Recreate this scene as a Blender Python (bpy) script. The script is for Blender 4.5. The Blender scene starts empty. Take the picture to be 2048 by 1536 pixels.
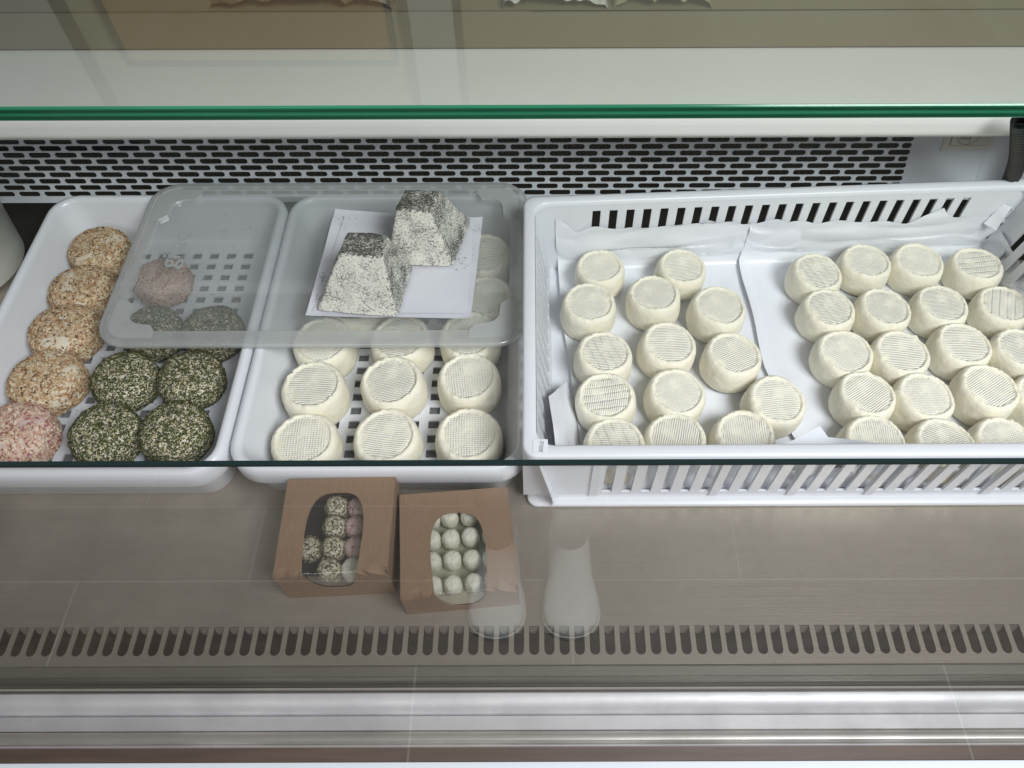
import bpy, bmesh, math, random
import numpy as np
from mathutils import Vector, Matrix, noise
random.seed(7); rng = np.random.default_rng(7)
S = bpy.context.scene
COL = S.collection
R = math.radians

# ------------------------------------------------------------------ camera
CH = 0.76                                   # camera height above the display deck
cam = bpy.data.cameras.new('camera')
camo = bpy.data.objects.new('camera', cam); COL.objects.link(camo)
cam.sensor_width = 36; cam.lens = 1500/2048*36; cam.shift_x = -0.020
cam.clip_start = 0.01; cam.clip_end = 50
CM = Matrix.Translation((0, 0, CH)) @ Matrix.Rotation(R(34.0), 4, 'X') @ Matrix.Rotation(R(-0.2), 4, 'Z')
camo.matrix_world = CM
S.camera = camo

def at(u, v, z):
    """place on the level z of the real counter that the photograph's pixel looks at (metres)"""
    d = CM.to_3x3() @ Vector(((u-1065)/1500, (768-v)/1500, -1))
    t = (z-CH)/d.z
    return Vector((d.x*t, d.y*t, z))
def aty(u, v, y):
    d = CM.to_3x3() @ Vector(((u-1065)/1500, (768-v)/1500, -1))
    t = y/d.y
    return Vector((d.x*t, y, CH+d.z*t))

# ------------------------------------------------------------------ light
W = bpy.data.worlds.new('World'); S.world = W; W.use_nodes = True
W.node_tree.nodes['Background'].inputs[0].default_value = (0.80, 0.82, 0.86, 1)
W.node_tree.nodes['Background'].inputs[1].default_value = 0.16
def area(name, loc, target, sx, sy, power, col):
    l = bpy.data.lights.new(name, 'AREA'); l.shape = 'RECTANGLE'; l.size = sx; l.size_y = sy
    l.energy = power; l.color = col
    o = bpy.data.objects.new(name, l); COL.objects.link(o); o.location = loc
    o.rotation_euler = (Vector(target)-Vector(loc)).to_track_quat('-Z', 'Y').to_euler()
    return o
area('window_light', (0.95, -0.45, 1.75), (0.15, 0.5, 0), 0.9, 0.7, 55.0, (0.95, 0.975, 1.0))
area('added_front_fill', (-0.45, -0.95, 1.25), (-0.1, 0.5, 0), 1.2, 0.5, 6.0, (1.0, 0.98, 0.95))  # added fill light on the customer side, brightens the upright faces
S.view_settings.view_transform = 'Standard'; S.view_settings.look = 'None'
S.view_settings.exposure = 0.0; S.view_settings.gamma = 1
S.render.engine = 'CYCLES'
S.cycles.transparent_max_bounces = 24
S.cycles.max_bounces = 8

# ------------------------------------------------------------------ materials
class NT:
    def __init__(s, name):
        s.m = bpy.data.materials.new(name); s.m.use_nodes = True
        s.t = s.m.node_tree; s.t.nodes.clear()
        s.out = s.n('ShaderNodeOutputMaterial')
    def n(s, typ, props=None, **inp):
        nd = s.t.nodes.new(typ)
        for k, v in (props or {}).items(): setattr(nd, k, v)
        for k, v in inp.items():
            k2 = k.replace('_', ' ')
            sock = nd.inputs[int(k[1:])] if k[0] == 'i' and k[1:].isdigit() else nd.inputs[k2]
            s.set(sock, v)
        return nd
    def set(s, sock, v):
        if isinstance(v, bpy.types.NodeSocket): s.t.links.new(v, sock)
        elif isinstance(v, bpy.types.Node): s.t.links.new(v.outputs[0], sock)
        elif isinstance(v, tuple) and len(v) == 3 and sock.type == 'RGBA': sock.default_value = (*v, 1)
        else: sock.default_value = v
    def math(s, op, a, b=None, c=None):
        nd = s.n('ShaderNodeMath', {'operation': op}); s.set(nd.inputs[0], a)
        if b is not None: s.set(nd.inputs[1], b)
        if c is not None: s.set(nd.inputs[2], c)
        return nd.outputs[0]
    def noise(s, vec, scale, detail=3, rough=0.5):
        return s.n('ShaderNodeTexNoise', Vector=vec, Scale=scale, Detail=float(detail), Roughness=rough).outputs[0]
    def mapping(s, vec, scale=(1, 1, 1), rot=(0, 0, 0)):
        return s.n('ShaderNodeMapping', Vector=vec, Scale=scale, Rotation=rot).outputs[0]
    def ramp(s, fac, stops, mode='LINEAR'):
        r = s.n('ShaderNodeValToRGB', Fac=fac); cr = r.color_ramp; cr.interpolation = mode
        while len(cr.elements) < len(stops): cr.elements.new(0.5)
        for e, (p, c) in zip(cr.elements, stops):
            e.position = p; e.color = (*c, 1) if len(c) == 3 else c
        return r.outputs[0]
    def mixc(s, f, a, b):
        nd = s.n('ShaderNodeMix', {'data_type': 'RGBA'}); s.set(nd.inputs[0], f); s.set(nd.inputs[6], a); s.set(nd.inputs[7], b)
        return nd.outputs[2]
    def bump(s, h, dist, strength=1.0):
        return s.n('ShaderNodeBump', Height=h, Distance=dist, Strength=strength).outputs[0]
    def pbr(s, **k):
        p = s.n('ShaderNodeBsdfPrincipled', **k); s.t.links.new(p.outputs[0], s.out.inputs[0]); return p
    def coord(s, which='Object'):
        return s.n('ShaderNodeTexCoord').outputs[which]

def plastic(name, col, rough=0.28, sss=0.15, nz=0.0004):
    t = NT(name); c = t.coord()
    n = t.noise(c, 9, 4); n2 = t.noise(c, 60, 3)
    cc = t.mixc(t.math('MULTIPLY', n, 0.35), col, tuple(x*0.86 for x in col))
    t.pbr(Base_Color=cc, Roughness=t.math('MULTIPLY_ADD', n2, 0.15, rough-0.07), Subsurface_Weight=sss, Subsurface_Radius=(0.01, 0.01, 0.01),
          Subsurface_Scale=0.5, Normal=t.bump(n2, nz, 0.3))
    return t.m
M = {}
M['basket'] = plastic('white_crate_plastic', (0.74, 0.76, 0.80), 0.3)
M['tray'] = plastic('white_tray_plastic', (0.72, 0.74, 0.78), 0.22)
M['tub'] = plastic('ivory_tub_plastic', (0.66, 0.66, 0.60), 0.35)
M['canopy'] = plastic('white_enamel', (0.79, 0.79, 0.77), 0.35, 0)
M['grille'] = plastic('white_powder_coat', (0.70, 0.74, 0.79), 0.4, 0)
M['plate'] = plastic('cream_plate', (0.72, 0.69, 0.62), 0.4, 0)
M['tan'] = plastic('beige_laminate', (0.21, 0.18, 0.115), 0.5, 0)

def simple(name, col, rough=0.5, metal=0.0, var=0.25, scale=30):
    t = NT(name); c = t.coord()
    n = t.noise(c, scale, 4)
    t.pbr(Base_Color=t.mixc(n, col, tuple(x*(1-var) for x in col)), Roughness=rough, Metallic=metal)
    return t.m
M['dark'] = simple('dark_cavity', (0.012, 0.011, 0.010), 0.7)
M['under'] = simple('grey_tray_base', (0.30, 0.30, 0.30), 0.5)
M['fin'] = simple('evaporator_fin', (0.10, 0.105, 0.115), 0.35, 0.6)
M['duct'] = simple('duct_floor', (0.018, 0.013, 0.012), 0.6)
M['rubber'] = simple('black_rubber', (0.015, 0.015, 0.016), 0.35)
M['edge'] = simple('dark_glass_edge', (0.010, 0.022, 0.022), 0.15)
M['wall'] = simple('olive_wall_paint', (0.42, 0.405, 0.28), 0.8, 0, 0.15, 3)
M['door'] = simple('grey_door_paint', (0.42, 0.44, 0.42), 0.6, 0, 0.12, 4)
M['board'] = simple('brown_board', (0.46, 0.28, 0.12), 0.6, 0, 0.35, 3)
M['frame'] = simple('dark_frame', (0.06, 0.055, 0.05), 0.5)
M['murk'] = simple('olive_cream_tray', (0.62, 0.60, 0.44), 0.5)
M['ink'] = simple('black_ink', (0.02, 0.02, 0.022), 0.6)
M['thin_ink'] = simple('grey_ink', (0.20, 0.17, 0.15), 0.6)
M['shoe'] = simple('pale_canvas', (0.85, 0.88, 0.86), 0.7, 0, 0.2, 25)
M['sole'] = simple('white_sole', (0.75, 0.75, 0.70), 0.6)
M['cloth'] = simple('pale_cloth', (0.42, 0.42, 0.40), 0.9, 0, 0.3, 60)
M['bag'] = simple('white_bag_paper', (0.55, 0.54, 0.48), 0.5, 0, 0.2, 10)
M['greenfilm'] = simple('olive_wrap', (0.28, 0.28, 0.15), 0.45, 0, 0.3, 12)
M['brownbag'] = simple('brown_bag_paper', (0.16, 0.11, 0.06), 0.45, 0, 0.5, 14)

def steel(name, col, rough=0.38, metal=0.75, br=1.0):
    t = NT(name); c = t.coord()
    brush = t.noise(t.mapping(c, (6, 700, 60)), 1.0, 3)
    blot = t.noise(c, 14, 5, 0.6)
    fine = t.noise(t.mapping(c, (120, 900, 100)), 1.0, 2)
    cc = t.mixc(t.ramp(blot, [(0.35, (0, 0, 0)), (0.75, (1, 1, 1))]), tuple(x*1.12 for x in col), tuple(x*0.78 for x in col))
    cc = t.mixc(t.math('MULTIPLY', brush, 0.5*br), cc, tuple(x*0.7 for x in col))
    t.pbr(Base_Color=cc, Metallic=metal, Roughness=t.math('MULTIPLY_ADD', blot, 0.25, rough-0.1), Normal=t.bump(t.math('ADD', brush, fine), 0.0003*br, 0.35*br))
    return t.m
M['steel'] = steel('brushed_steel', (0.43, 0.385, 0.32), 0.33, 0.6)
M['lip'] = steel('steel_lip', (0.27, 0.265, 0.22), 0.4, 0.6)
M['lipdark'] = steel('dark_lip', (0.10, 0.10, 0.085), 0.35, 0.5)
M['alu'] = steel('anodised_aluminium', (0.97, 0.965, 1.0), 0.45, 0.35, 0.08)
M['alu2'] = steel('satin_aluminium', (0.85, 0.82, 0.78), 0.36, 0.6, 0.2)
M['bumper'] = simple('pale_blue_bumper', (0.66, 0.70, 0.75), 0.45, 0, 0.06, 5)

def wood_look(name, a, b, sc=1.0):
    t = NT(name); c = t.coord()
    n = t.noise(t.mapping(c, (4*sc, 60*sc, 40*sc)), 1.0, 5, 0.65)
    n2 = t.noise(t.mapping(c, (1.2*sc, 14*sc, 10*sc)), 1.0, 3)
    f = t.math('ADD', t.math('MULTIPLY', n, 0.7), t.math('MULTIPLY', n2, 0.45))
    t.pbr(Base_Color=t.ramp(f, [(0.35, a), (0.75, b)]), Roughness=0.5)
    return t.m
M['wood_look'] = wood_look('brown_floor_reflection', (0.045, 0.018, 0.012), (0.16, 0.075, 0.05), 2.0)  # brown of the mirrored floor, painted as wood grain
M['plank'] = wood_look('wood_look_tile', (0.085, 0.064, 0.047), (0.18, 0.143, 0.108))
M['grout'] = simple('pale_grout', (0.38, 0.345, 0.30), 0.8)

def glass(name, tint=(1, 1, 1), boost=1.0, f0=0.04, rough=0.0, smear_haze=0.0):
    t = NT(name)
    g = t.n('ShaderNodeNewGeometry')
    d = t.n('ShaderNodeVectorMath', {'operation': 'DOT_PRODUCT'}); t.set(d.inputs[0], g.outputs['Incoming']); t.set(d.inputs[1], g.outputs['Normal'])
    a = t.math('ABSOLUTE', d.outputs['Value'])
    k = t.math('POWER', t.math('SUBTRACT', 1.0, a), 5.0)
    F = t.math('MULTIPLY_ADD', k, 1-f0, f0)
    F2 = t.math('DIVIDE', t.math('MULTIPLY', F, 2.0), t.math('ADD', F, 1.0))
    F2 = t.math('MINIMUM', t.math('MULTIPLY', F2, boost), 1.0)
    tr = t.n('ShaderNodeBsdfTransparent', Color=tint); gl = t.n('ShaderNodeBsdfGlossy', Roughness=rough)
    mx = t.n('ShaderNodeMixShader', i0=F2, i1=tr, i2=gl)
    if smear_haze:
        c = t.coord(); sm = t.math('ADD', t.math('MULTIPLY', t.noise(t.mapping(c, (7, 3, 3)), 1.0, 5, 0.6), 1.0), t.math('MULTIPLY', t.noise(t.mapping(c, (60, 9, 9)), 1.0, 4), 0.35))  # smudges plus the haze of washed-out reflections, painted as a white veil
        f = t.ramp(sm, [(0.45, (0.25*smear_haze,)*3), (0.95, (2.2*smear_haze,)*3)])
        mx = t.n('ShaderNodeMixShader', i0=f, i1=mx, i2=t.n('ShaderNodeBsdfDiffuse', Color=(0.75, 0.75, 0.72)))
    t.t.links.new(mx.outputs[0], t.out.inputs[0]); return t.m
M['front_glass'] = glass('front_pane_glass', (0.98, 0.98, 0.98), 0.92, smear_haze=0.015)
M['top_glass'] = glass('top_pane_glass', (0.985, 0.985, 0.985), 0.6, smear_haze=0.003)
M['rear_glass'] = glass('rear_plate_glass', (0.90, 0.93, 0.89), 2.3, smear_haze=0.015)
M['film'] = glass('clear_film', (0.93, 0.93, 0.92), 1.6, 0.04, 0.12)
def green_edge():
    t = NT('green_glass_edge'); c = t.coord()
    z = t.n('ShaderNodeSeparateXYZ', Vector=c).outputs[2]
    st = t.math('SINE', t.math('MULTIPLY', z, 1900.0))  # stripes paint the glass's internal reflections into the edge colour
    n = t.noise(t.mapping(c, (5, 30, 300)), 1.0, 3)
    f = t.math('ADD', t.math('MULTIPLY_ADD', st, 0.22, 0.25), t.math('MULTIPLY', n, 0.6))
    cc = t.ramp(f, [(0.25, (0.003, 0.022, 0.012)), (0.6, (0.008, 0.085, 0.042)), (0.95, (0.03, 0.19, 0.10))])
    t.pbr(Base_Color=cc, Roughness=0.15, Specular_IOR_Level=0.3); return t.m
M['green_edge'] = green_edge()

def translucent(name, opac, col=(0.72, 0.75, 0.76), rough=0.16):
    t = NT(name)
    c = t.coord(); n = t.noise(c, 40, 3)
    tr = t.n('ShaderNodeBsdfTransparent', Color=(0.97, 0.98, 0.98))
    di = t.n('ShaderNodeBsdfDiffuse', Color=col); tl = t.n('ShaderNodeBsdfTranslucent', Color=col)
    dd = t.n('ShaderNodeMixShader', i0=0.35, i1=di, i2=tl)
    base = t.n('ShaderNodeMixShader', i0=t.math('MULTIPLY_ADD', n, 0.10, opac-0.05), i1=tr, i2=dd)
    lw = t.n('ShaderNodeNewGeometry')
    d = t.n('ShaderNodeVectorMath', {'operation': 'DOT_PRODUCT'}); t.set(d.inputs[0], lw.outputs['Incoming']); t.set(d.inputs[1], lw.outputs['Normal'])
    k = t.math('POWER', t.math('SUBTRACT', 1.0, t.math('ABSOLUTE', d.outputs['Value'])), 5.0)
    F = t.math('MULTIPLY_ADD', k, 0.87, 0.13)
    gl = t.n('ShaderNodeBsdfGlossy', Roughness=rough, Normal=t.bump(n, 0.0001, 0.2))
    mx = t.n('ShaderNodeMixShader', i0=F, i1=base, i2=gl)
    t.t.links.new(mx.outputs[0], t.out.inputs[0]); return t.m
M['lid'] = translucent('frosted_lid_panel', 0.27, (0.60, 0.63, 0.63), rough=0.045)
M['lidrim'] = translucent('frosted_lid_rim', 0.66, (0.66, 0.69, 0.69), rough=0.2)

def paper(name, col=(0.80, 0.82, 0.87), rough=0.32):
    t = NT(name); c = t.coord()
    n = t.noise(c, 22, 4); n2 = t.noise(c, 300, 2)
    t.pbr(Base_Color=t.mixc(n, col, tuple(x*0.93 for x in col)), Roughness=rough, Normal=t.bump(t.math('ADD', n, t.math('MULTIPLY', n2, 0.03)), 0.003, 0.35))
    return t.m
M['lidridge'] = translucent('frosted_lid_ridge', 0.80, (0.68, 0.71, 0.71), rough=0.2)
M['emboss'] = simple('milky_emboss', (0.46, 0.49, 0.49), 0.3)
M['paper'] = paper('coated_white_paper'); M['paper2'] = paper('lavender_white_paper', (0.72, 0.73, 0.79), 0.45)

def kraft():
    t = NT('kraft_cardboard'); c = t.coord()
    n = t.noise(t.mapping(c, (900, 60, 60)), 1.0, 4); n2 = t.noise(c, 500, 3); n3 = t.noise(c, 12, 3)
    f = t.math('ADD', t.math('MULTIPLY', n, 0.5), t.math('ADD', t.math('MULTIPLY', n2, 0.3), t.math('MULTIPLY', n3, 0.3)))
    t.pbr(Base_Color=t.ramp(f, [(0.3, (0.165, 0.102, 0.060)), (0.8, (0.275, 0.180, 0.112))]), Roughness=0.75); return t.m
M['kraft'] = kraft()

def cheese(kind, idx):
    t = NT('goat_cheese_%s' % kind); c = t.coord()
    warp = t.n('ShaderNodeTexNoise', Vector=c, Scale=90.0, Detail=3.0)
    cw = t.n('ShaderNodeVectorMath', {'operation': 'MULTIPLY_ADD'}); t.set(cw.inputs[0], warp.outputs['Color']); t.set(cw.inputs[1], (0.0022,)*3); t.set(cw.inputs[2], c)
    sx = t.n('ShaderNodeSeparateXYZ', Vector=cw.outputs[0]); X, Y, Z = sx.outputs
    def lines(v, per): return t.math('SINE', t.math('MULTIPLY', v, 2*math.pi/per))
    if kind == 'lines': h = lines(Y, 0.0024)
    elif kind == 'weave': h = t.math('MAXIMUM', lines(X, 0.0027), lines(Y, 0.0023))
    elif kind == 'brick': h = t.math('ADD', lines(Y, 0.0021), t.math('MULTIPLY', lines(t.math('ADD', X, t.math('MULTIPLY', Y, 0.6)), 0.0036), 0.6))
    else:
        h = t.math('SUBTRACT', lines(Y, 0.0023), t.math('MULTIPLY', t.math('POWER', t.math('ABSOLUTE', lines(t.math('ADD', X, t.math('MULTIPLY', Y, 0.3)), 0.019)), 18.0), 2.2))
    s0 = t.n('ShaderNodeSeparateXYZ', Vector=c)
    r = t.math('SQRT', t.math('ADD', t.math('POWER', s0.outputs[0], 2.0), t.math('POWER', s0.outputs[1], 2.0)))
    patch = t.ramp(t.noise(c, 55, 3), [(0.36, (0.15,)*3), (0.55, (1,)*3)])
    mask = t.math('MULTIPLY', t.math('MULTIPLY', t.math('LESS_THAN', r, 0.0258), t.math('GREATER_THAN', s0.outputs[2], 0.034)), patch)
    fine = t.noise(c, 420, 4, 0.6); mid = t.noise(c, 110, 3)
    vor = t.n('ShaderNodeTexVoronoi', Vector=c, Scale=210.0).outputs[0]
    pits = t.ramp(vor, [(0.0, (0,)*3), (0.18, (1,)*3)])
    H = t.math('ADD', t.math('MULTIPLY', h, mask), t.math('ADD', t.math('MULTIPLY', fine, 0.55), t.math('ADD', t.math('MULTIPLY', mid, 2.3), t.math('MULTIPLY', pits, 0.5))))
    nb = t.bump(H, 0.00062, 0.85)
    base = t.mixc(t.noise(c, 35, 3), (0.84, 0.81, 0.695), (0.80, 0.76, 0.60))
    base = t.mixc(t.math('MULTIPLY', mask, 0.8), base, (0.89, 0.87, 0.765))  # paler disc: drier rind, and light on the upward face put into colour
    base = t.mixc(t.math('MULTIPLY', t.math('MULTIPLY', mask, t.math('MULTIPLY_ADD', h, -0.5, 0.5)), 0.06), base, (0.62, 0.58, 0.45))
    t.pbr(Base_Color=base, Roughness=0.68, Subsurface_Weight=0.22, Subsurface_Radius=(0.006, 0.0042, 0.0018), Subsurface_Scale=0.6, Normal=nb)
    return t.m
for i, k in enumerate(('lines', 'weave', 'brick', 'ribs')): M[k] = cheese(k, i)

def paste(name, a, b):
    t = NT(name); c = t.coord(); n = t.noise(c, 90, 5, 0.6)
    t.pbr(Base_Color=t.mixc(n, a, b), Roughness=0.6, Subsurface_Weight=0.2, Subsurface_Radius=(0.004, 0.003, 0.002), Subsurface_Scale=0.6, Normal=t.bump(n, 0.002, 0.6))
    return t.m
M['cream'] = paste('cream_curd', (0.80, 0.77, 0.66), (0.62, 0.52, 0.38))
M['pinkpaste'] = paste('onion_curd', (0.76, 0.64, 0.58), (0.50, 0.30, 0.27))
M['ballpaste'] = paste('fresh_curd', (0.87, 0.86, 0.76), (0.78, 0.76, 0.62))
for n_, c_ in {'oat_a': (0.66, 0.44, 0.23), 'oat_b': (0.40, 0.20, 0.095), 'oat_c': (0.84, 0.72, 0.50), 'oat_d': (0.15, 0.07, 0.03),
               'pink_a': (0.68, 0.43, 0.31), 'pink_b': (0.42, 0.13, 0.14), 'pink_c': (0.84, 0.70, 0.53), 'pink_d': (0.32, 0.15, 0.07),
               'herb_a': (0.060, 0.085, 0.008), 'herb_b': (0.032, 0.032, 0.009), 'herb_c': (0.11, 0.11, 0.025), 'herb_d': (0.60, 0.53, 0.29)}.items():
    M[n_] = simple('flake_'+n_, c_, 0.7, 0, 0.35, 400)

def ash():
    t = NT('ash_coated_rind'); c = t.coord()
    geo = t.n('ShaderNodeNewGeometry'); vt = t.n('ShaderNodeAttribute', {'attribute_name': 'ash'})
    n = t.noise(t.mapping(c, (850, 850, 520), (0.3, 0.2, 0.7)), 1.0, 3, 0.6)
    n1 = t.noise(t.mapping(c, (300, 900, 500), (0.5, 0.1, 0.2)), 1.0, 2)
    big = t.noise(c, 45, 4, 0.6)
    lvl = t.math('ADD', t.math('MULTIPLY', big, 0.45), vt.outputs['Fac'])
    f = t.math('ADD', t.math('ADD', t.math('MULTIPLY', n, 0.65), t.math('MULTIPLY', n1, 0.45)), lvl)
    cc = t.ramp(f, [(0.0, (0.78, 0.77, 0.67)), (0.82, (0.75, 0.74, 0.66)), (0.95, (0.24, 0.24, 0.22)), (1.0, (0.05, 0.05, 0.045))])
    vor = t.n('ShaderNodeTexVoronoi', Vector=c, Scale=260.0).outputs[0]
    t.pbr(Base_Color=cc, Roughness=0.85, Normal=t.bump(t.math('ADD', n, t.math('ADD', big, vor)), 0.0007, 0.8)); return t.m
M['ash'] = ash()

# ------------------------------------------------------------------ mesh helpers
def link(name, me, mat=None, parent=None, smooth=False):
    o = bpy.data.objects.new(name, me); COL.objects.link(o)
    if mat is not None and len(me.materials) == 0:
        for m in (mat if isinstance(mat, (list, tuple)) else [mat]): me.materials.append(m)
    if smooth: me.polygons.foreach_set('use_smooth', [True]*len(me.polygons))
    if parent is not None: o.parent = parent
    return o
def mk(name, verts, faces, mat, parent=None, smooth=False, auto=None):
    me = bpy.data.meshes.new(name); me.from_pydata([tuple(v) for v in verts], [], [tuple(f) for f in faces]); me.update()
    bm = bmesh.new(); bm.from_mesh(me); bmesh.ops.recalc_face_normals(bm, faces=bm.faces)
    if auto:
        for f in bm.faces: f.smooth = True
        for e in bm.edges:
            if len(e.link_faces) == 2 and e.calc_face_angle(0) > R(auto): e.smooth = False
    bm.to_mesh(me); bm.free()
    return link(name, me, mat, parent, smooth)
def tag(o, label=None, cat=None, group=None, kind=None):
    if label: o['label'] = label
    if cat: o['category'] = cat
    if group: o['group'] = group
    if kind: o['kind'] = kind
    return o
def empty(name, loc=(0, 0, 0), rz=0):
    o = bpy.data.objects.new(name, None); COL.objects.link(o); o.location = loc; o.rotation_euler = (0, 0, rz); o.empty_display_size = 0.02
    return o
def box(name, x0, x1, y0, y1, z0, z1, mat, parent=None, bevel=0.0):
    bm = bmesh.new(); bmesh.ops.create_cube(bm, size=1)
    for v in bm.verts: v.co = Vector(((x0+x1)/2+v.co.x*(x1-x0), (y0+y1)/2+v.co.y*(y1-y0), (z0+z1)/2+v.co.z*(z1-z0)))
    if bevel: bmesh.ops.bevel(bm, geom=list(bm.edges), offset=bevel, segments=2, affect='EDGES')
    me = bpy.data.meshes.new(name); bm.to_mesh(me); bm.free()
    return link(name, me, mat, parent)
def extrude_x(name, pts, x0, x1, mat, parent=None, nx=1, closed=True, auto=40):
    n = len(pts); V = []; F = []
    for k in range(nx+1):
        x = x0+(x1-x0)*k/nx
        V += [(x, p[0], p[1]) for p in pts]
    for k in range(nx):
        for i in range(n if closed else n-1):
            j = (i+1) % n; F.append((k*n+i, k*n+j, (k+1)*n+j, (k+1)*n+i))
    if closed: F.append(tuple(range(n))); F.append(tuple(reversed(range(nx*n, (nx+1)*n))))
    return mk(name, V, F, mat, parent, auto=auto)
def rrect(hw, hd, r, n=8):
    out = []
    for k, (sx, sy) in enumerate(((1, 1), (-1, 1), (-1, -1), (1, -1))):
        cx, cy = sx*(hw-r), sy*(hd-r)
        for i in range(n+1):
            a = R(90*k)+R(90)*i/n
            out.append((cx+r*math.cos(a), cy+r*math.sin(a)))
    return out
def loft(name, rings, mat, parent=None, cap_end=False, auto=50, fn=None):
    V = []; F = []; n = len(rings[0])
    for rg in rings: V += [fn(*p) if fn else p for p in rg]
    for k in range(len(rings)-1):
        for i in range(n):
            j = (i+1) % n; F.append((k*n+i, k*n+j, (k+1)*n+j, (k+1)*n+i))
    if cap_end: F.append(tuple(range((len(rings)-1)*n, len(rings)*n)))
    return mk(name, V, F, mat, parent, auto=auto)
def perforated(name, x0, x1, y0, y1, cells, mat, parent=None, fn=None, th=0.002):
    """cells: list of (cx0,cx1,cy0,cy1,hole polygon or None); fn maps (a,b,depth)->xyz"""
    V = []; F = []
    def add(p): V.append(fn(*p)); return len(V)-1
    for (a0, a1, b0, b1, hole) in cells:
        if hole is None:
            i = [add((a0, b0, 0)), add((a1, b0, 0)), add((a1, b1, 0)), add((a0, b1, 0))]; F.append(tuple(i)); continue
        cx = sum(p[0] for p in hole)/len(hole); cy = sum(p[1] for p in hole)/len(hole)
        # outer point on the cell rectangle for every hole point
        def outer(px, py):
            dx, dy = px-cx, py-cy; t = 1e9
            if abs(dx) > 1e-9: t = min(t, ((a1 if dx > 0 else a0)-cx)/dx)
            if abs(dy) > 1e-9: t = min(t, ((b1 if dy > 0 else b0)-cy)/dy)
            return (cx+dx*t, cy+dy*t)
        pts = []
        for p in hole: pts.append((p, outer(*p)))
        # insert rectangle corners
        for (qx, qy) in ((a0, b0), (a1, b0), (a1, b1), (a0, b1)):
            ang = math.atan2(qy-cy, qx-cx)
            best = min(range(len(pts)), key=lambda k: abs(math.remainder(math.atan2(pts[k][1][1]-cy, pts[k][1][0]-cx)-ang, 2*math.pi)))
            pts[best] = (pts[best][0], (qx, qy))
        n = len(pts)
        I = [add((p[0][0], p[0][1], 0)) for p in pts]; O = [add((p[1][0], p[1][1], 0)) for p in pts]; D = [add((p[0][0], p[0][1], th)) for p in pts]
        for k in range(n):
            j = (k+1) % n
            F.append((O[k], O[j], I[j], I[k])); F.append((I[k], I[j], D[j], D[k]))
    me = bpy.data.meshes.new(name); me.from_pydata(V, [], F); me.update()
    return link(name, me, mat, parent)
def stadium(cx, cy, L, H, n=5):
    r = H/2; out = []
    for s, c in ((1, cx+L/2-r), (-1, cx-L/2+r)):
        for i in range(n+1):
            a = R(-90)+R(180)*i/n + (0 if s == 1 else math.pi)
            out.append((c+r*math.cos(a), cy+r*math.sin(a)))
    return out

# ------------------------------------------------------------------ setting
floor = mk('floor', [(-6, -6, -0.9412), (6, -6, -0.9412), (6, 3, -0.9412), (-6, 3, -0.9412)], [(0, 1, 2, 3)], M['grout']); tag(floor, kind='structure')
pw, pl, gap = 0.195, 1.16, 0.005
pm = None
for r_ in range(7):
    y1 = -0.061-r_*pw; y0 = y1-pw+gap
    off = (-0.256, -0.96, -0.668, -1.07+0.10)[r_ % 4] if r_ > 2 else (-0.256, 0.09, -0.668)[r_]
    for k in range(-2, 3):
        x0 = off+k*pl
        if pm is None:
            o = box('plank', 0, pl-gap, 0, pw-gap, -0.004, 0.004, M['plank'], floor, 0.0008); pm = o.data
        else: o = link('plank', pm, None, floor)
        o.location = (x0, y0, -0.944)
wall = box('back_wall', -3.5, 3.5, 2.10, 2.2, -0.94, 2.6, M['wall']); tag(wall, kind='structure')
def wallthing(name, x0, x1, z0, z1, mat, label, cat, rim=0.02):
    e = empty(name, ((x0+x1)/2, 2.09, z0)); tag(e, label, cat)
    cx = (x0+x1)/2; w = (x1-x0)/2
    box('panel', -w+rim, w-rim, -0.02, 0, rim, z1-z0-rim, mat, e, 0.002)
    for (a, b, c, d) in ((-w, w, 0, rim), (-w, w, z1-z0-rim, z1-z0)): box('frame_rail', a, b, -0.03, 0.0, c, d, M['frame'], e, 0.002)
    for (a, b) in ((-w, -w+rim), (w-rim, w)): box('frame_stile', a, b, -0.03, 0.0, rim+.001, z1-z0-rim-.001, M['frame'], e, 0.002)
    return e
wallthing('brown_board', -1.22, -0.40, 0.8, 1.70, M['board'], 'brown framed board on the wall mirrored in the rear glass', 'board', 0.014)
wallthing('grey_door', -2.2, -1.32, -0.9, 2.0, M['door'], 'pale grey door mirrored at the far left of the rear glass', 'door', 0.03)
wallthing('grey_cabinet', -0.37, -0.20, -0.2, 1.95, M['door'], 'narrow grey cabinet mirrored beside the brown board', 'cabinet', 0.02)

# ------------------------------------------------------------------ display counter
ctr = empty('display_counter', (0, 0, 0)); tag(ctr, 'refrigerated glass display counter with slotted steel deck and white back grille', 'display counter')
X0, X1 = -1.15, 1.15
# steel deck with the air slots at its front
PITCH = 0.01505; SW = 0.0100
ys1 = at(1065, 1252, 0).y; ys0 = at(1065, 1310, 0).y; yf = at(1065, 1329, 0).y; yr = 0.715
cells = []; x = -0.95
k0 = int(0.95/PITCH)
V = []
for k in range(-k0, k0+1):
    cx = k*PITCH+0.0008
    r = SW/2; hole = []
    for i in range(9):
        a = math.pi+math.pi*i/8
        hole.append((cx+r*math.cos(a), ys0+r+r*math.sin(a)))
    hole += [(cx+r, (ys0+ys1)/2), (cx+r, ys1), (cx, ys1), (cx-r, ys1), (cx-r, (ys0+ys1)/2)]
    cells.append((cx-PITCH/2, cx+PITCH/2, yf, ys1+0.001, hole))
xa = -k0*PITCH+0.0008-PITCH/2; xb = k0*PITCH+0.0008+PITCH/2
cells += [(X0, xa, yf, ys1+0.001, None), (xb, X1, yf, ys1+0.001, None)]
perforated('slotted_strip', 0, 0, 0, 0, cells, M['steel'], ctr, lambda a, b, d: (a, b, -d), 0.0015)
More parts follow.
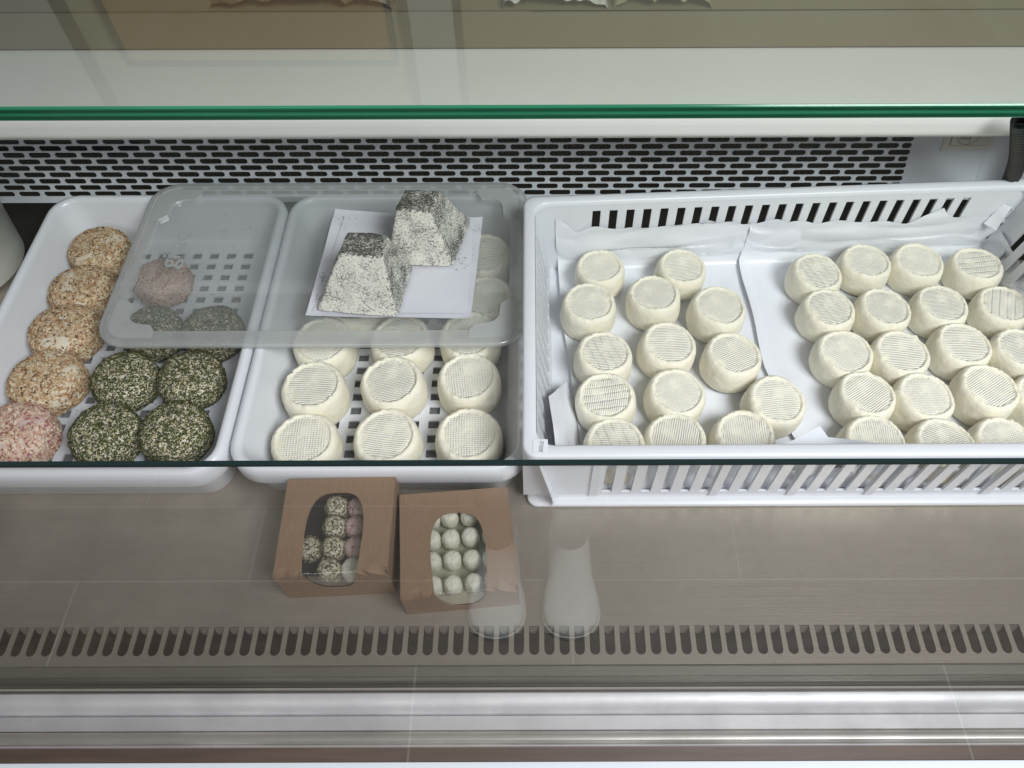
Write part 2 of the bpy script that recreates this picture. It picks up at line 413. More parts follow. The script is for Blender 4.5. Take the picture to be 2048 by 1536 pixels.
mk('deck_panel', [(X0, ys1+0.001, 0), (X1, ys1+0.001, 0), (X1, yr, 0), (X0, yr, 0), (X0, yr, -0.02), (X1, yr, -0.02)], [(0, 1, 2, 3), (3, 2, 5, 4)], M['steel'], ctr)
V = []; F = []
for k in range(-k0, k0+1):
    cx = k*PITCH+0.0008; r = SW/2; b = len(V)
    for dy in (0.0, 0.0008):
        tp = [(cx+(r-0.0002)*math.cos(math.pi+math.pi*q/8), 0.0045-r*1.15*math.sin(math.pi+math.pi*q/8)) for q in range(9)]+[(cx+r-.0002, 0.0), (cx-r+.0002, 0.0)]
        for (tx, ts) in tp: V.append((tx, ys1-0.0004-ts*0.42, -0.0005-dy-ts*0.90))
    F.append(tuple(range(b, b+11))); F.append(tuple(range(b+21, b+10, -1)))
    for i in range(11): j = (i+1) % 11; F.append((b+i, b+11+i, b+11+j, b+j))
tag(mk('slot_tongues', V, F, M['steel'], ctr), kind='stuff')
box('duct_floor', X0, X1, 0.12, ys1+0.02, -0.05, -0.045, M['duct'], ctr)
box('duct_wall', X0, X1, ys1+0.021, ys1+0.024, -0.045, -0.002, M['duct'], ctr)
# rear cavity and grille
yg = aty(1065, 403, 0.8155).y; zg = 0.018
gd = Vector((0, math.sin(R(20)), math.cos(R(20))))
def gfn(a, b, d): p = Vector((a, yg, zg))+gd*b; return (p.x, p.y+d*0.94, p.z-d*0.34)
GP = 0.0358; GR = 0.00925; cells = []
xr_end = 0.523; nrow = 18
rowbase = 0.0085
for r_ in range(nrow):
    b0 = rowbase+r_*GR; b1 = b0+GR; by = (b0+b1)/2
    xs = xr_end-(0 if r_ % 2 else 0)
    x = xr_end; first = True
    if r_ % 2:
        cells.append((x-GP/2, x, b0, b1, stadium(x-GP/4-0.001, by, GP*0.38, 0.0071, 6))); x -= GP/2
    while x-GP > -0.90:
        cells.append((x-GP, x, b0, b1, stadium(x-GP/2, by, 0.0302, 0.0071, 6))); x -= GP
    cells.append((X0, x, b0, b1, None)); cells.append((xr_end, 0.72, b0, b1, None))
cells.append((X0, 0.72, 0.0, rowbase, None)); cells.append((X0, 0.72, rowbase+nrow*GR, rowbase+nrow*GR+0.03, None))
perforated('back_grille', 0, 0, 0, 0, cells, M['grille'], ctr, gfn, 0.0014)
# concave fillet that runs from the grille to the end wall on the right
box('end_wall', 0.73, 0.76, 0.2, 0.93, -0.05, 0.21, M['rubber'], ctr)
box('cavity_floor', X0, 0.80, yr+0.002, 0.95, -0.055, -0.05, M['dark'], ctr)
box('cavity_back', X0, 0.80, 0.915, 0.925, -0.05, 0.185, M['dark'], ctr)
V = []; F = []
for i in range(190):
    x = -0.95+i*0.009+random.uniform(-.001, .001); b = len(V)
    for (y, z) in ((yg+0.030, 0.03), (yg+0.068, 0.165), (yg+0.085, 0.165), (yg+0.05, 0.03)): V += [(x, y, z), (x+0.0006, y, z)]
    F += [(b, b+2, b+4, b+6), (b+1, b+7, b+5, b+3), (b, b+1, b+3, b+2), (b+2, b+3, b+5, b+4), (b+4, b+5, b+7, b+6), (b+6, b+7, b+1, b)]
tag(mk('cooling_fins', V, F, M['fin'], ctr), kind='stuff')
# canopy: rounded white shelf above the grille
pf = aty(1065, 281, 0.72)
zt = 0.2345
prof = [(0.80, pf.z-0.004), (0.728, pf.z-0.003)]
for i in range(9):
    a = R(-80)-R(110)*i/8
    prof.append((0.7315+0.012*math.cos(a), pf.z+0.0105+0.012*math.sin(a)))
for i in range(7):
    a = R(180)-R(88)*i/6
    prof.append((0.7315+0.012*math.cos(a)*1.0, zt-0.012+0.012*math.sin(a)))
yb = aty(1065, 100, 0.846).y
prof += [(0.86, zt+0.001), (0.86, 0.19)]
extrude_x('canopy', prof, X0, X1, M['canopy'], ctr, auto=35)
yt = aty(1065, 100, 0.85); zs = yt.z
zc = zt+0.0005
ytan = at(1065, 100, zc).y
ztan = aty(1065, 22, ytan).z
box('upstand', X0, X1, ytan, ytan+0.003, zt+0.002, ztan, M['tan'], ctr, 0.0015)
box('worktop', X0, X1, ytan+0.0031, ytan+0.5, ztan-0.03, ztan-0.001, M['tan'], ctr)
# sockets and hose at the right
e = gfn
pA = (1880, 298); 
pl_ = [None]
def on_grille(u, v):
    d = CM.to_3x3() @ Vector(((u-1065)/1500, (768-v)/1500, -1)); o = Vector((0, 0, CH))
    n = Vector((0, math.cos(R(20)), -math.sin(R(20)))); t = (Vector((0, yg, zg))-o).dot(n)/d.dot(n); return o+d*t
a_ = on_grille(1879, 299); b_ = on_grille(1977, 297)
w_ = b_.x-a_.x; s0 = (a_-Vector((a_.x, yg, zg))).dot(gd)
def gbox(name, x0, x1, b0, b1, d0, d1, mat, parent):
    V = [gfn(x, b, -d) for d in (d0, d1) for (x, b) in ((x0, b0), (x1, b0), (x1, b1), (x0, b1))]
    o = mk(name, V, [(0, 1, 2, 3), (4, 5, 6, 7), (0, 1, 5, 4), (1, 2, 6, 5), (2, 3, 7, 6), (3, 0, 4, 7)], mat, parent)
    return o
pb = gbox('control_plate', a_.x, b_.x, s0, s0+0.045, 0.0005, 0.004, M['plate'], ctr)
gbox('plate_frame', a_.x+0.009, b_.x-0.008, s0+0.007, s0+0.040, 0.0042, 0.0048, M['thin_ink'], pb)
gbox('plate_face', a_.x+0.0098, b_.x-0.0088, s0+0.0078, s0+0.0392, 0.0049, 0.0058, M['plate'], pb)
V = []; F = []
cx = (a_.x+b_.x)/2-0.003; cb = s0+0.021
for i in range(33):
    a = 2*math.pi*i/32
    for rr in (0.0118, 0.0124): V.append(gfn(cx+rr*1.3*math.cos(a), cb+rr*math.sin(a), -0.0064))
for i in range(32): F.append((2*i, 2*i+1, 2*i+3, 2*i+2))
for i in range(9):
    b = len(V); x = cx-0.011+i*0.0018
    for (p, q) in ((x, cb-0.006), (x+0.0006, cb-0.006), (x+0.0006, cb+0.002), (x, cb+0.002)): V.append(gfn(p, q, -0.0064))
    F.append((b, b+1, b+2, b+3))
b = len(V)
for (p, q) in ((cx+.003, cb-0.012), (cx+0.0035, cb-0.012), (cx+0.0035, cb+0.012), (cx+.003, cb+0.012)): V.append(gfn(p, q, -0.0064))
F.append((b, b+1, b+2, b+3))
mk('dial_print', V, F, M['thin_ink'], pb)
xe = on_grille(1962, 330).x; V = []; F = []
for b in (0.0, 0.18):
    for i in range(9):
        a = R(90)*i/8; V.append(gfn(xe+0.022*math.sin(a), b, -0.0005-0.022*(1-math.cos(a))))
    V.append(gfn(xe+0.0225, b, -0.052))
for i in range(9): F.append((i, i+1, 11+i, 10+i))
mk('end_panel', V, F, M['grille'], ctr, auto=60)
# corrugated hose
h0 = aty(2040, 270, 0.70); h1 = aty(2018, 365, 0.745)
V = []; F = []; N = 120; ax = (h1-h0); L = ax.length; ax.normalize(); s1 = ax.orthogonal().normalized(); s2 = ax.cross(s1)
for i in range(N+1):
    t_ = i/N*1.5-0.25; p = h0+ax*L*t_+Vector((0.004*math.sin(t_*3), 0, 0)); rr = 0.0085+0.0016*(1 if i % 4 < 2 else -1)
    for j in range(14): a = 2*math.pi*j/14; V.append(p+(s1*math.cos(a)+s2*math.sin(a))*rr)
for i in range(N):
    for j in range(14): k = (j+1) % 14; F.append((i*14+j, i*14+k, (i+1)*14+k, (i+1)*14+j))
hose = mk('corrugated_hose', V, F, M['rubber'], None, smooth=True); tag(hose, 'black corrugated hose hanging at the right end of the counter', 'hose')

# glass
yB = at(1065, 1523, -0.009).y; zT = 0.553; yT = at(1065, 925, zT).y
tck = 0.0015
mk('front_pane', [(X0, yB, -0.009), (X1, yB, -0.009), (X1, yT, zT-0.001), (X0, yT, zT-0.001)], [(0, 1, 2, 3)], M['front_glass'], ctr)
box('pane_edge', X0, X1, yT-tck*0.5, yT+tck*0.5, zT-0.0008, zT+0.0005, M['edge'], ctr)
yG = at(1065, 240, zT).y
mk('top_pane', [(X0, yT+tck*0.5+0.0005, zT-0.002), (X1, yT+tck*0.5+0.0005, zT-0.002), (X1, yG-0.001, zT-0.002), (X0, yG-0.001, zT-0.002)], [(0, 1, 2, 3)], M['top_glass'], ctr)
gt = aty(1065, 212, yG).z-zT
mk('rear_plate', [(X0, yG+0.001, zT+gt), (X1, yG+0.001, zT+gt), (X1, yG+0.40, zT+gt), (X0, yG+0.40, zT+gt)], [(0, 1, 2, 3)], M['rear_glass'], ctr)
extrude_x('rear_plate_edge', [(yG, zT+0.0006), (yG+0.0006, zT), (yG+0.0009, zT), (yG+0.0009, zT+gt), (yG+0.0006, zT+gt), (yG, zT+gt-0.0006)], X0, X1, M['green_edge'], ctr)

# front profile, band after band, all extrusions along x
def band(name, vals, mat, th=0.004, auto=40):
    pts = [(at(1065, v, z).y, z) for v, z in vals]
    back = [(y, z-th) for (y, z) in reversed(pts)]
    return extrude_x(name, pts+back, X0, X1, mat, ctr, auto=auto)
band('deck_lip', [(1331, -0.002), (1333, 0.0015), (1352, 0.0015), (1353, 0.000)], M['lip'])
band('glass_channel', [(1353.5, -0.001), (1368, -0.004), (1369, 0.003), (1372, 0.003)], M['lipdark'])
band('channel_rim', [(1374.5, 0.003), (1378.5, 0.0035)], M['alu2'])
band('channel_seal', [(1379, 0.001), (1384, 0.000)], M['rubber'])
band('front_rail', [(1383.5, 0.001), (1386, 0.0035), (1392, 0.0035), (1400, 0.0025), (1412, 0.0005), (1424, -0.005), (1431, -0.010)], M['alu'], 0.006)
band('flat_rail', [(1431.5, -0.0035), (1459, -0.0040)], M['alu'], 0.006)
band('groove', [(1459.5, -0.008), (1462.5, -0.008)], M['lipdark'])
band('round_rail', [(1462, -0.0065), (1465, -0.004), (1472, -0.003), (1480, -0.0038), (1485, -0.0065), (1487, -0.010)], M['alu2'], 0.006)
band('thin_rail', [(1488, -0.009), (1490, -0.0065), (1492, -0.0065), (1494, -0.009)], M['alu'], 0.004)
band('floor_reflection_strip', [(1494.5, -0.010), (1522, -0.012)], M['wood_look'], 0.006)  # added strip; its brown colour stands for the floor's reflection
band('bumper', [(1524, -0.060), (1546, -0.060)], M['bumper'], 0.01)
box('front_apron', X0, X1, 0.0945, 0.118, -0.935, -0.0605, M['bumper'], ctr)

# ------------------------------------------------------------------ trays
def tray(name, cx, y0, y1, w, label, rz=0.0, zt=0.075):
    e = empty(name, (cx, (y0+y1)/2, 0.0), rz); tag(e, label, 'tray')
    hw = w/2; hd = (y1-y0)/2; ins = 0.016
    def ring(i, r, z): return [(x, y, z) for x, y in rrect(hw-i, hd-i, max(r, 0.004), 10)]
    rings = [ring(0.0045, 0.034, zt-0.030), ring(0.0015, 0.036, zt-0.0298), ring(0.0, 0.037, zt-0.026), ring(0.0, 0.037, zt-0.012),
             ring(0.0008, 0.0365, zt-0.004), ring(0.0035, 0.034, zt-0.0008), ring(0.0065, 0.032, zt), ring(0.0095, 0.029, zt-0.0008), ring(0.012, 0.027, zt-0.004)]
    for i in range(6):
        f = i/5; rings.append(ring(0.0128+0.014*f, 0.027-0.002*f, zt-0.008-(zt-0.008-0.024)*f))
    for i in range(1, 6):
        a = R(90)*i/5; rings.append(ring(0.0268+0.010*(1-math.cos(a))*1.0, 0.025-0.006*i/5, 0.024-0.012*math.sin(a)))
    loft('shell', rings, M['tray'], e)
    # outer body under the rim
    loft('outer_wall', [ring(0.010, 0.030, zt-0.012), ring(0.014, 0.028, 0.004), ring(0.018, 0.024, 0.0)], M['tray'], e)
    loft('base_plate', [ring(0.019, 0.023, 0.0005), ring(0.020, 0.022, 0.0035)], M['under'], e, cap_end=True)
    # perforated floor
    fx, fy = hw-0.030, hd-0.026; nx, ny = 11, 19; cells = []
    px, py = 2*fx/nx, 2*fy/ny
    for i in range(nx):
        for j in range(ny):
            a0, b0 = -fx+i*px, -fy+j*py
            if i in (0, nx-1) or j in (0, ny-1): cells.append((a0, a0+px, b0, b0+py, None)); continue
            mx, my = a0+px/2, b0+py/2; sx, sy = px*0.27, py*0.27
            cells.append((a0, a0+px, b0, b0+py, [(mx-sx, my-sy), (mx+sx, my-sy), (mx+sx, my+sy), (mx-sx, my+sy)]))
    perforated('floor_grid', 0, 0, 0, 0, cells, M['tray'], e, lambda a, b, d: (a, b, 0.0122-d), 0.003)
    return e
zr = 0.075
yfr = at(1065, 966, 0.047).y; yrr = at(1065, 383, zr).y
x2l = at(453, 900, zr).x; x2r = at(1058, 900, zr).x; w2 = x2r-x2l
FLOORZ = 0.0125
t2 = tray('perforated_tray', (x2l+x2r)/2, yfr, yrr, w2, 'white plastic tray between the herb cheese tray and the slotted crate')
t1 = tray('perforated_tray', x2l-0.0025-w2/2, yfr-0.004, yrr, w2, 'white plastic tray of flaked and herb coated cheeses at the far left')

# ivory tub at the far left edge
e = empty('round_tub', (-0.776, 0.71, -0.0)); tag(e, 'ivory plastic tub cut off by the left edge of the photo', 'tub')
rings = []
for (rr, z) in ((0.072, 0.001), (0.078, 0.004), (0.088, 0.085), (0.091, 0.088), (0.093, 0.094), (0.091, 0.100), (0.086, 0.101), (0.082, 0.096), (0.076, 0.02), (0.070, 0.012)):
    rings.append([(rr*math.cos(2*math.pi*i/64), rr*math.sin(2*math.pi*i/64), z) for i in range(64)])
loft('tub_wall', rings, M['tub'], e, cap_end=True)

# ------------------------------------------------------------------ slotted crate
zb = 0.125
bl = at(1047, 400, zb).x; yfb = at(1300, 913, zb).y; yb0 = at(1065, 392, zb).y; yb1 = at(2010, 357, zb).y
br = at(2090, 370, zb).x
BX0, BX1 = bl, br; BY0 = yfb; BD = yb0-yfb; SK = (yb1-yb0)/(at(2010, 357, zb).x-bl)
crate = empty('slotted_crate', (0, 0, 0)); tag(crate, 'large white slotted plastic crate holding the plain white cheeses', 'crate')
BW = BX1-BX0
def cf(x, y, z):
    """crate coordinates (0..BW, 0..BD) -> world, the back edge runs slightly askew"""
    return (BX0+x, BY0+y*(1+SK*x/BD), z)
def cring(i, r, z, n=8): return [(x+BW/2, y+BD/2, z) for x, y in rrect(BW/2-i, BD/2-i, r, n)]
rw = 0.0135
loft('rim', [cring(0.0015, 0.014, zb-0.016), cring(0.0, 0.015, zb-0.015), cring(0.0, 0.015, zb-0.003), cring(0.0009, 0.0145, zb-0.0008), cring(0.003, 0.013, zb),
             cring(rw-0.002, 0.020, zb), cring(rw, 0.018, zb-0.0015), cring(rw+0.0004, 0.018, zb-0.007)], M['basket'], crate, fn=cf)
# walls: each a perforated sheet with real thickness, leaning in slightly towards the floor
LEAN = 0.003; FZ = 0.012
def wallpanel(side):
    L = BW if side in 'fb' else BD
    n = 23 if side in 'fb' else 13
    marg = 0.080 if side in 'fb' else 0.045
    p = (L-2*marg)/n; hgt = zb-0.0065-FZ
    hb0, hb1 = ((0.006, 0.098) if side == 'f' else (0.016, 0.098))
    def mapf(off):
        def f(a, b, d):
            z = FZ+b; s = rw+LEAN*(1-b/hgt)+off+ (-d if off >= 0 else d)
            s = rw+0.0008+(LEAN if side in 'fb' else 0.020)*(1-b/hgt)-d
            if side == 'f': return cf(a, s, z)
            if side == 'b': return cf(L-a, BD-s, z)
            if side == 'l': return cf(s, L-a, z)
            return cf(BW-s, a, z)
        return f
    cells = [(0, marg, 0, hgt, None), (L-marg, L, 0, hgt, None)]
    for i in range(n):
        a0 = marg+i*p; cells.append((a0, a0+p, 0, hb0-0.004, None)); cells.append((a0, a0+p, hb1+0.004, hgt, None))
        cells.append((a0, a0+p, hb0-0.004, hb1+0.004, [(a0+p*0.26, hb0), (a0+p*0.74, hb0), (a0+p*0.74, hb1), (a0+p*0.26, hb1)]))
    perforated({'f': 'front_wall', 'b': 'back_wall_panel', 'l': 'side_wall', 'r': 'side_wall'}[side], 0, 0, 0, 0, cells, M['basket'], crate, mapf(0), 0.0028)
    if side == 'f':
        m2 = mapf(0)
        perforated('front_face', 0, 0, 0, 0, cells, M['basket'], crate, lambda a, b, d: m2(a, b, 0.0028+d*0.01), 0.0)
        for a in (marg-0.004, marg+p*6.0, marg+p*10.0, marg+p*14, marg+p*20, marg+p*26):
            V = []
            for (aa, dd) in ((a-0.005, 0.0028), (a+0.005, 0.0028), (a+0.0045, 0.0048), (a-0.0045, 0.0048)):
                for b in (0.0, hgt): V.append(m2(aa, b, dd+(0.004 if b == 0 and dd > 0.005 else 0)))
            mk('rib', V, [(0, 2, 3, 1), (2, 4, 5, 3), (4, 6, 7, 5), (6, 0, 1, 7), (0, 6, 4, 2), (1, 3, 5, 7)], M['basket'], crate)
for s_ in 'fblr': wallpanel(s_)
bi = rw+LEAN
loft('base', [cring(0.006, 0.012, 0.0), cring(0.004, 0.012, 0.002), cring(0.004, 0.012, 0.006), cring(0.0055, 0.012, 0.0075), cring(bi-0.003, 0.008, 0.0078), cring(bi-0.001, 0.008, FZ), cring(bi+0.05, 0.008, FZ)], M['basket'], crate, cap_end=True, fn=cf)
# handwritten date sticker on the rim's front left corner
sa = at(1066, 879, zb); sb = at(1096, 906, zb)
stk = box('date_sticker', sa.x, sb.x, sb.y, sa.y, zb+0.0002, zb+0.0005, M['paper'], crate)
def text(name, s, size, loc, rot, mat, parent, ext=0.0001, shear=0.0):
    c = bpy.data.curves.new(name, 'FONT'); c.body = s; c.size = size; c.align_x = 'CENTER'; c.align_y = 'CENTER'; c.extrude = ext; c.shear = shear
    o = bpy.data.objects.new(name, c); COL.objects.link(o)
    dg = bpy.context.evaluated_depsgraph_get(); me = bpy.data.meshes.new_from_object(o.evaluated_get(dg))
    bpy.data.objects.remove(o); bpy.data.curves.remove(c)
    me.materials.clear()
    t = link(name, me, mat, parent); t.location = loc; t.rotation_euler = rot; return t
text('date_writing', '7/105', 0.0056, ((sa.x+sb.x)/2+0.0006, (sa.y+sb.y)/2, zb+0.0007), (0, 0, R(-96)), M['ink'], stk, 0.00005, 0.3)

# ------------------------------------------------------------------ liner papers
def liner(name, x0, x1, ext, seed, lift, label, left_curve=None, edge_noise=0.012, nx=150, ny=130, peaks=(), mat='paper'):
    """sheet draped in the crate: lies flat on the floor, turns up along the walls"""
    fx0, fx1 = bi+0.003, BW-bi-0.003; fy0, fy1 = bi+0.003, BD-bi-0.003
    V = []; F = []
    e_l, e_r, e_f, e_b = ext
    for j in range(ny+1):
        for i in range(nx+1):
            s = i/nx; t = j/ny
            nb = noise.noise((s*9+seed, 3.1, 0))*edge_noise; nf = noise.noise((s*8+seed, 7.7, 0))*edge_noise*0.7
            nl = noise.noise((t*7+seed, 1.3, 4))*edge_noise
            for (ps, side, hgt, wd) in peaks:
                g = max(0, 1-abs((s if side in 'fb' else t)-ps)/wd)
                if side == 'f': nf += hgt*g
                if side == 'b': nb += hgt*g
                if side == 'l': nl += hgt*g
            ya = (fy0-e_f-nf); yb_ = (fy1+e_b+nb)
            y = ya+(yb_-ya)*t
            xl = x0-(e_l+nl if e_l > 0 else 0); 
            if left_curve: xl += left_curve(t)
            xr = x1+(e_r+nl*1.0 if e_r > 0 else 0)
            x = xl+(xr-xl)*s
            # fold up
            z = 0.0; px, py = x, y; up = 0.0
            if x < fx0: d = fx0-x; up = max(up, d); px = fx0-0.10*d; 
            if x > fx1: d = x-fx1; up = max(up, d); px = fx1+0.10*d
            if y < fy0: d = fy0-y; up = max(up, d); py = fy0-0.10*d
            rise = 0.0
            if y > fy1-0.012:
                d = y-(fy1-0.012); py = min(fy1-0.012+0.020*(1-math.exp(-d/0.018)), fy1+0.004); rise = math.sqrt(d*d+0.018**2)-0.018
            # soft bend
            z = FZ+lift+0.0006+ max(math.sqrt(up*up+0.010**2)-0.010, rise*0.92); up = max(up, rise)
            c1 = noise.noise((x*9+seed, y*9, 0)); c2 = noise.noise((x*28+seed, y*28, 5)); c3 = abs(noise.noise((x*16, y*16+seed, 9)))
            wrk = min(1.0, up/0.02)
            c4 = abs(noise.noise((x*34+seed, y*34, 3)))
            f1 = abs(noise.noise((x*7+seed, y*11+z*20, 1))); f2 = abs(noise.noise((x*17, y*17+seed+z*30, 6)))
            inward = (0.022*f1+0.014*f2+0.006*max(0, c1)+0.003*c4)*wrk
            if x < fx0: inward *= 0.45
            if x < fx0: px += inward
            if x > fx1: px -= inward
            if y < fy0: py += inward
            if y > fy1-0.02: py -= inward*0.2
            z += (0.012*f2-0.012*f1)*wrk*min(1, up/0.04)
            flat = max(0.0, 1-up/0.004)
            if left_curve: z += 0.0065*max(0, 1-s/0.045)**2*(1+0.5*noise.noise((t*5, seed, 0)))
            z += max(0, c1)*0.0018*flat + max(0, noise.noise((x*30, y*30+seed, 2)))*0.0009*flat
            V.append(cf(px, py, max(z, FZ+0.0004+lift)))
    for j in range(ny):
        for i in range(nx):
            a = j*(nx+1)+i; F.append((a, a+1, a+nx+2, a+nx+1))
    o = mk(name, V, F, M[mat], None, smooth=True); tag(o, label, 'paper'); return o
EQ = [at(*p, FZ) for p in ((1098, 470), (1110, 540), (1121, 620), (1131, 700), (1143, 780), (1158, 850), (1164, 900))]
def lc0(t):
    y = BY0+bi+(BD-2*bi)*min(1, max(0, t*1.18-0.06)); P = sorted(EQ, key=lambda p: p.y)
    return float(np.interp(y, [p.y for p in P], [p.x for p in P]))-BX0+0.0012*math.sin(t*17)
liner('liner_paper', 0.0, BW*0.56, (0, 0, 0.062, 0.078), 2.0, 0.0, 'white coated liner paper under the left group of cheeses in the crate',
      left_curve=lc0, edge_noise=0.012, peaks=((0.02, 'b', 0.02, 0.06), (0.60, 'b', 0.012, 0.15), (0.10, 'l', 0.050, 0.14), (0.98, 'l', 0.045, 0.16), (0.5, 'l', -0.012, 0.2)))
EP = [at(*p, FZ) for p in ((1475, 490), (1482, 560), (1500, 640), (1528, 740), (1575, 850), (1620, 900))]
def lc(t):
    y = BY0+bi+(BD-2*bi)*min(1, max(0, t*1.18-0.06)); P = sorted(EP, key=lambda p: p.y)
    x = np.interp(y, [p.y for p in P], [p.x for p in P]); return float(x)-BX0+0.0015*math.sin(t*22)
liner('liner_paper', 0.0, BW-bi-0.003, (0, 0.055, 0.062, 0.072), 11.0, 0.0012, 'white coated liner paper under the right group of cheeses in the crate',
      left_curve=lc, edge_noise=0.015, peaks=((0.62, 'b', 0.02, 0.10), (0.93, 'b', 0.03, 0.05)))

LIN = [o for o in COL.objects if o.name.startswith('liner_paper')]
def flap(pts, tris, parent, sub=3):
    bm = bmesh.new(); vs = [bm.verts.new(at(*p)) for p in pts]
    for t in tris: bm.faces.new([vs[i] for i in t])
    bmesh.ops.subdivide_edges(bm, edges=list(bm.edges), cuts=sub, use_grid_fill=True)
    bmesh.ops.triangulate(bm, faces=list(bm.faces))
    for _ in range(2): bmesh.ops.smooth_vert(bm, verts=[v for v in bm.verts if not v.is_boundary], factor=0.4, use_axis_x=True, use_axis_y=True, use_axis_z=True)
    for v in bm.verts: v.co.z += 0.002*noise.noise(v.co*60)
    for f in bm.faces: f.smooth = True
    me = bpy.data.meshes.new('folded_flap'); bm.to_mesh(me); bm.free(); return link('folded_flap', me, M['paper'], parent)
flap([(1133, 764, 0.030), (1097, 793, 0.088), (1152, 826, 0.022), (1120, 836, 0.062), (1106, 848, 0.088), (1119, 862, 0.078), (1112, 898, 0.085), (1160, 900, 0.018), (1140, 897, 0.055)],
     [(0, 1, 3), (0, 3, 2), (1, 4, 3), (3, 4, 5), (3, 5, 2), (5, 4, 6), (5, 6, 8), (5, 8, 7), (5, 7, 2)], LIN[0])
flap([(1545, 898, 0.085), (1600, 874, 0.092), (1640, 852, 0.100), (1656, 874, 0.088), (1740, 884, 0.088), (1830, 898, 0.085), (1690, 902, 0.07)],
     [(0, 1, 6), (1, 2, 3), (1, 3, 6), (3, 4, 6), (4, 5, 6)], LIN[1])
flap([(1968, 446, 0.070), (1990, 424, 0.085), (2008, 406, 0.098), (2024, 414, 0.098), (2008, 436, 0.085), (1992, 462, 0.066)],
     [(0, 1, 4, 5), (1, 2, 3, 4)], LIN[1])
# ------------------------------------------------------------------ white cheeses
def cheese_mesh(kind, seed, Rr=0.0345, H=0.0395):
    prof = [(0.0, 0.962), (0.25, 0.962), (0.5, 0.964), (0.69, 0.966), (0.745, 0.945), (0.765, 0.975), (0.790, 1.012), (0.83, 1.004), (0.875, 0.975), (0.92, 0.925), (0.952, 0.85), (0.972, 0.75), (0.986, 0.62), (0.997, 0.48), (1.0, 0.34), (0.985, 0.19), (0.945, 0.07), (0.86, 0.0)]
    n = 72; V = [(0, 0, prof[0][1]*H)]; F = []
    for k, (r, z) in enumerate(prof[1:]):
        for i in range(n):
            a = 2*math.pi*i/n; c, s = math.cos(a), math.sin(a)
            w = noise.noise((c*1.2+seed*3, s*1.2, z*0.8)); w2 = noise.noise((c*4+seed, s*4, z*3)); w3 = noise.noise((c*10+seed, s*10, z*8+r*6))
            rr = r*(1+0.038*w+0.016*w2*(r > 0.6)+0.009*w3*(r > 0.7))
            zz = z+(0.035*noise.noise((c*1.0*r+seed, s*r, 5)) if z > 0.3 else 0)+0.012*w3*(r > 0.7 and z > 0.05)
            if 0.72 < r < 0.85:
                w4 = noise.noise((c*7+seed*2, s*7, 3)); zz += 0.035*w2+0.035*w3+0.03*w4; rr += 0.022*w2+0.018*w4
            V.append((rr*Rr*c, rr*Rr*s, zz*H))
    for i in range(n): F.append((0, 1+i, 1+(i+1) % n))
    for k in range(len(prof)-2):
        b = 1+k*n
        for i in range(n): j = (i+1) % n; F.append((b+i, b+n+i, b+n+j, b+j))
    F.append(tuple(1+(len(prof)-2)*n+i for i in range(n)))
    me = bpy.data.meshes.new('white_cheese'); me.from_pydata(V, [], F); me.update(); me.materials.append(M[kind])
    me.polygons.foreach_set('use_smooth', [True]*len(me.polygons))
    return me
cm = {k: [cheese_mesh(k, i*1.7+j*5.3) for j in range(3)] for i, k in enumerate(('lines', 'weave', 'brick', 'ribs'))}
cnt = 0
def put_cheese(u, v, kind, rz, label, group, base, diam=0.069, tilt=(0, 0)):
    global cnt
    H = 0.0395*diam/0.069
    p = at(u, v, base+H)
    me = cm[kind][cnt % 3]; cnt += 1
    o = link('white_cheese', me); o.location = (p.x, p.y, base); s = diam/0.069; o.scale = (s, s, s*random.uniform(0.93, 1.04))
    o.rotation_euler = (R(random.uniform(-3.5, 3.5)), R(random.uniform(-3.5, 3.5)), R(rz)); tag(o, label, 'cheese', group); return o
GL = 'plain white cheeses on the left liner paper'; GRR = 'plain white cheeses on the right liner paper'; GT = 'plain white cheeses in the middle tray'
L_ = [
 (1203, 530, 'weave', 20, 'smoothest topped white cheese, rearmost at the left of the crate'),
 (1363, 529, 'lines', 10, 'white cheese alone at the rear, right of the rearmost left one'),
 (1178, 604, 'lines', -20, 'white cheese with slanted ridges touching the crate\'s left paper edge, second row'),
 (1311, 588, 'weave', 60, 'waffle topped white cheese in front of the rear middle cheese of the left group'),
 (1437, 611, 'weave', 45, 'waffle topped white cheese beside the edge of the right liner paper, second row'),
 (1208, 704, 'ribs', 5, 'white cheese with vertical rib lines, third down the crate\'s left side'),
 (1336, 682, 'lines', 4, 'white cheese with a flaking top edge, middle of the left group'),
 (1467, 706, 'lines', 28, 'white cheese with fine slanted ridges, right edge of the left group in its third row'),
 (1215, 788, 'ribs', 80, 'white cheese with criss-cross slashes, fourth down the crate\'s left side'),
 (1352, 778, 'weave', 30, 'waffle topped white cheese in the fourth row, middle of the left group'),
 (1553, 793, 'lines', -4, 'white cheese with clear horizontal ridges beside the paper peak'),
 (1231, 884, 'ribs', 2, 'half hidden white cheese at the crate\'s front left, under the rim'),
 (1357, 873, 'lines', 75, 'half hidden white cheese in the front row, second from the crate\'s left'),
 (1492, 869, 'lines', 88, 'flat topped white cheese in the front row, third from the crate\'s left')]
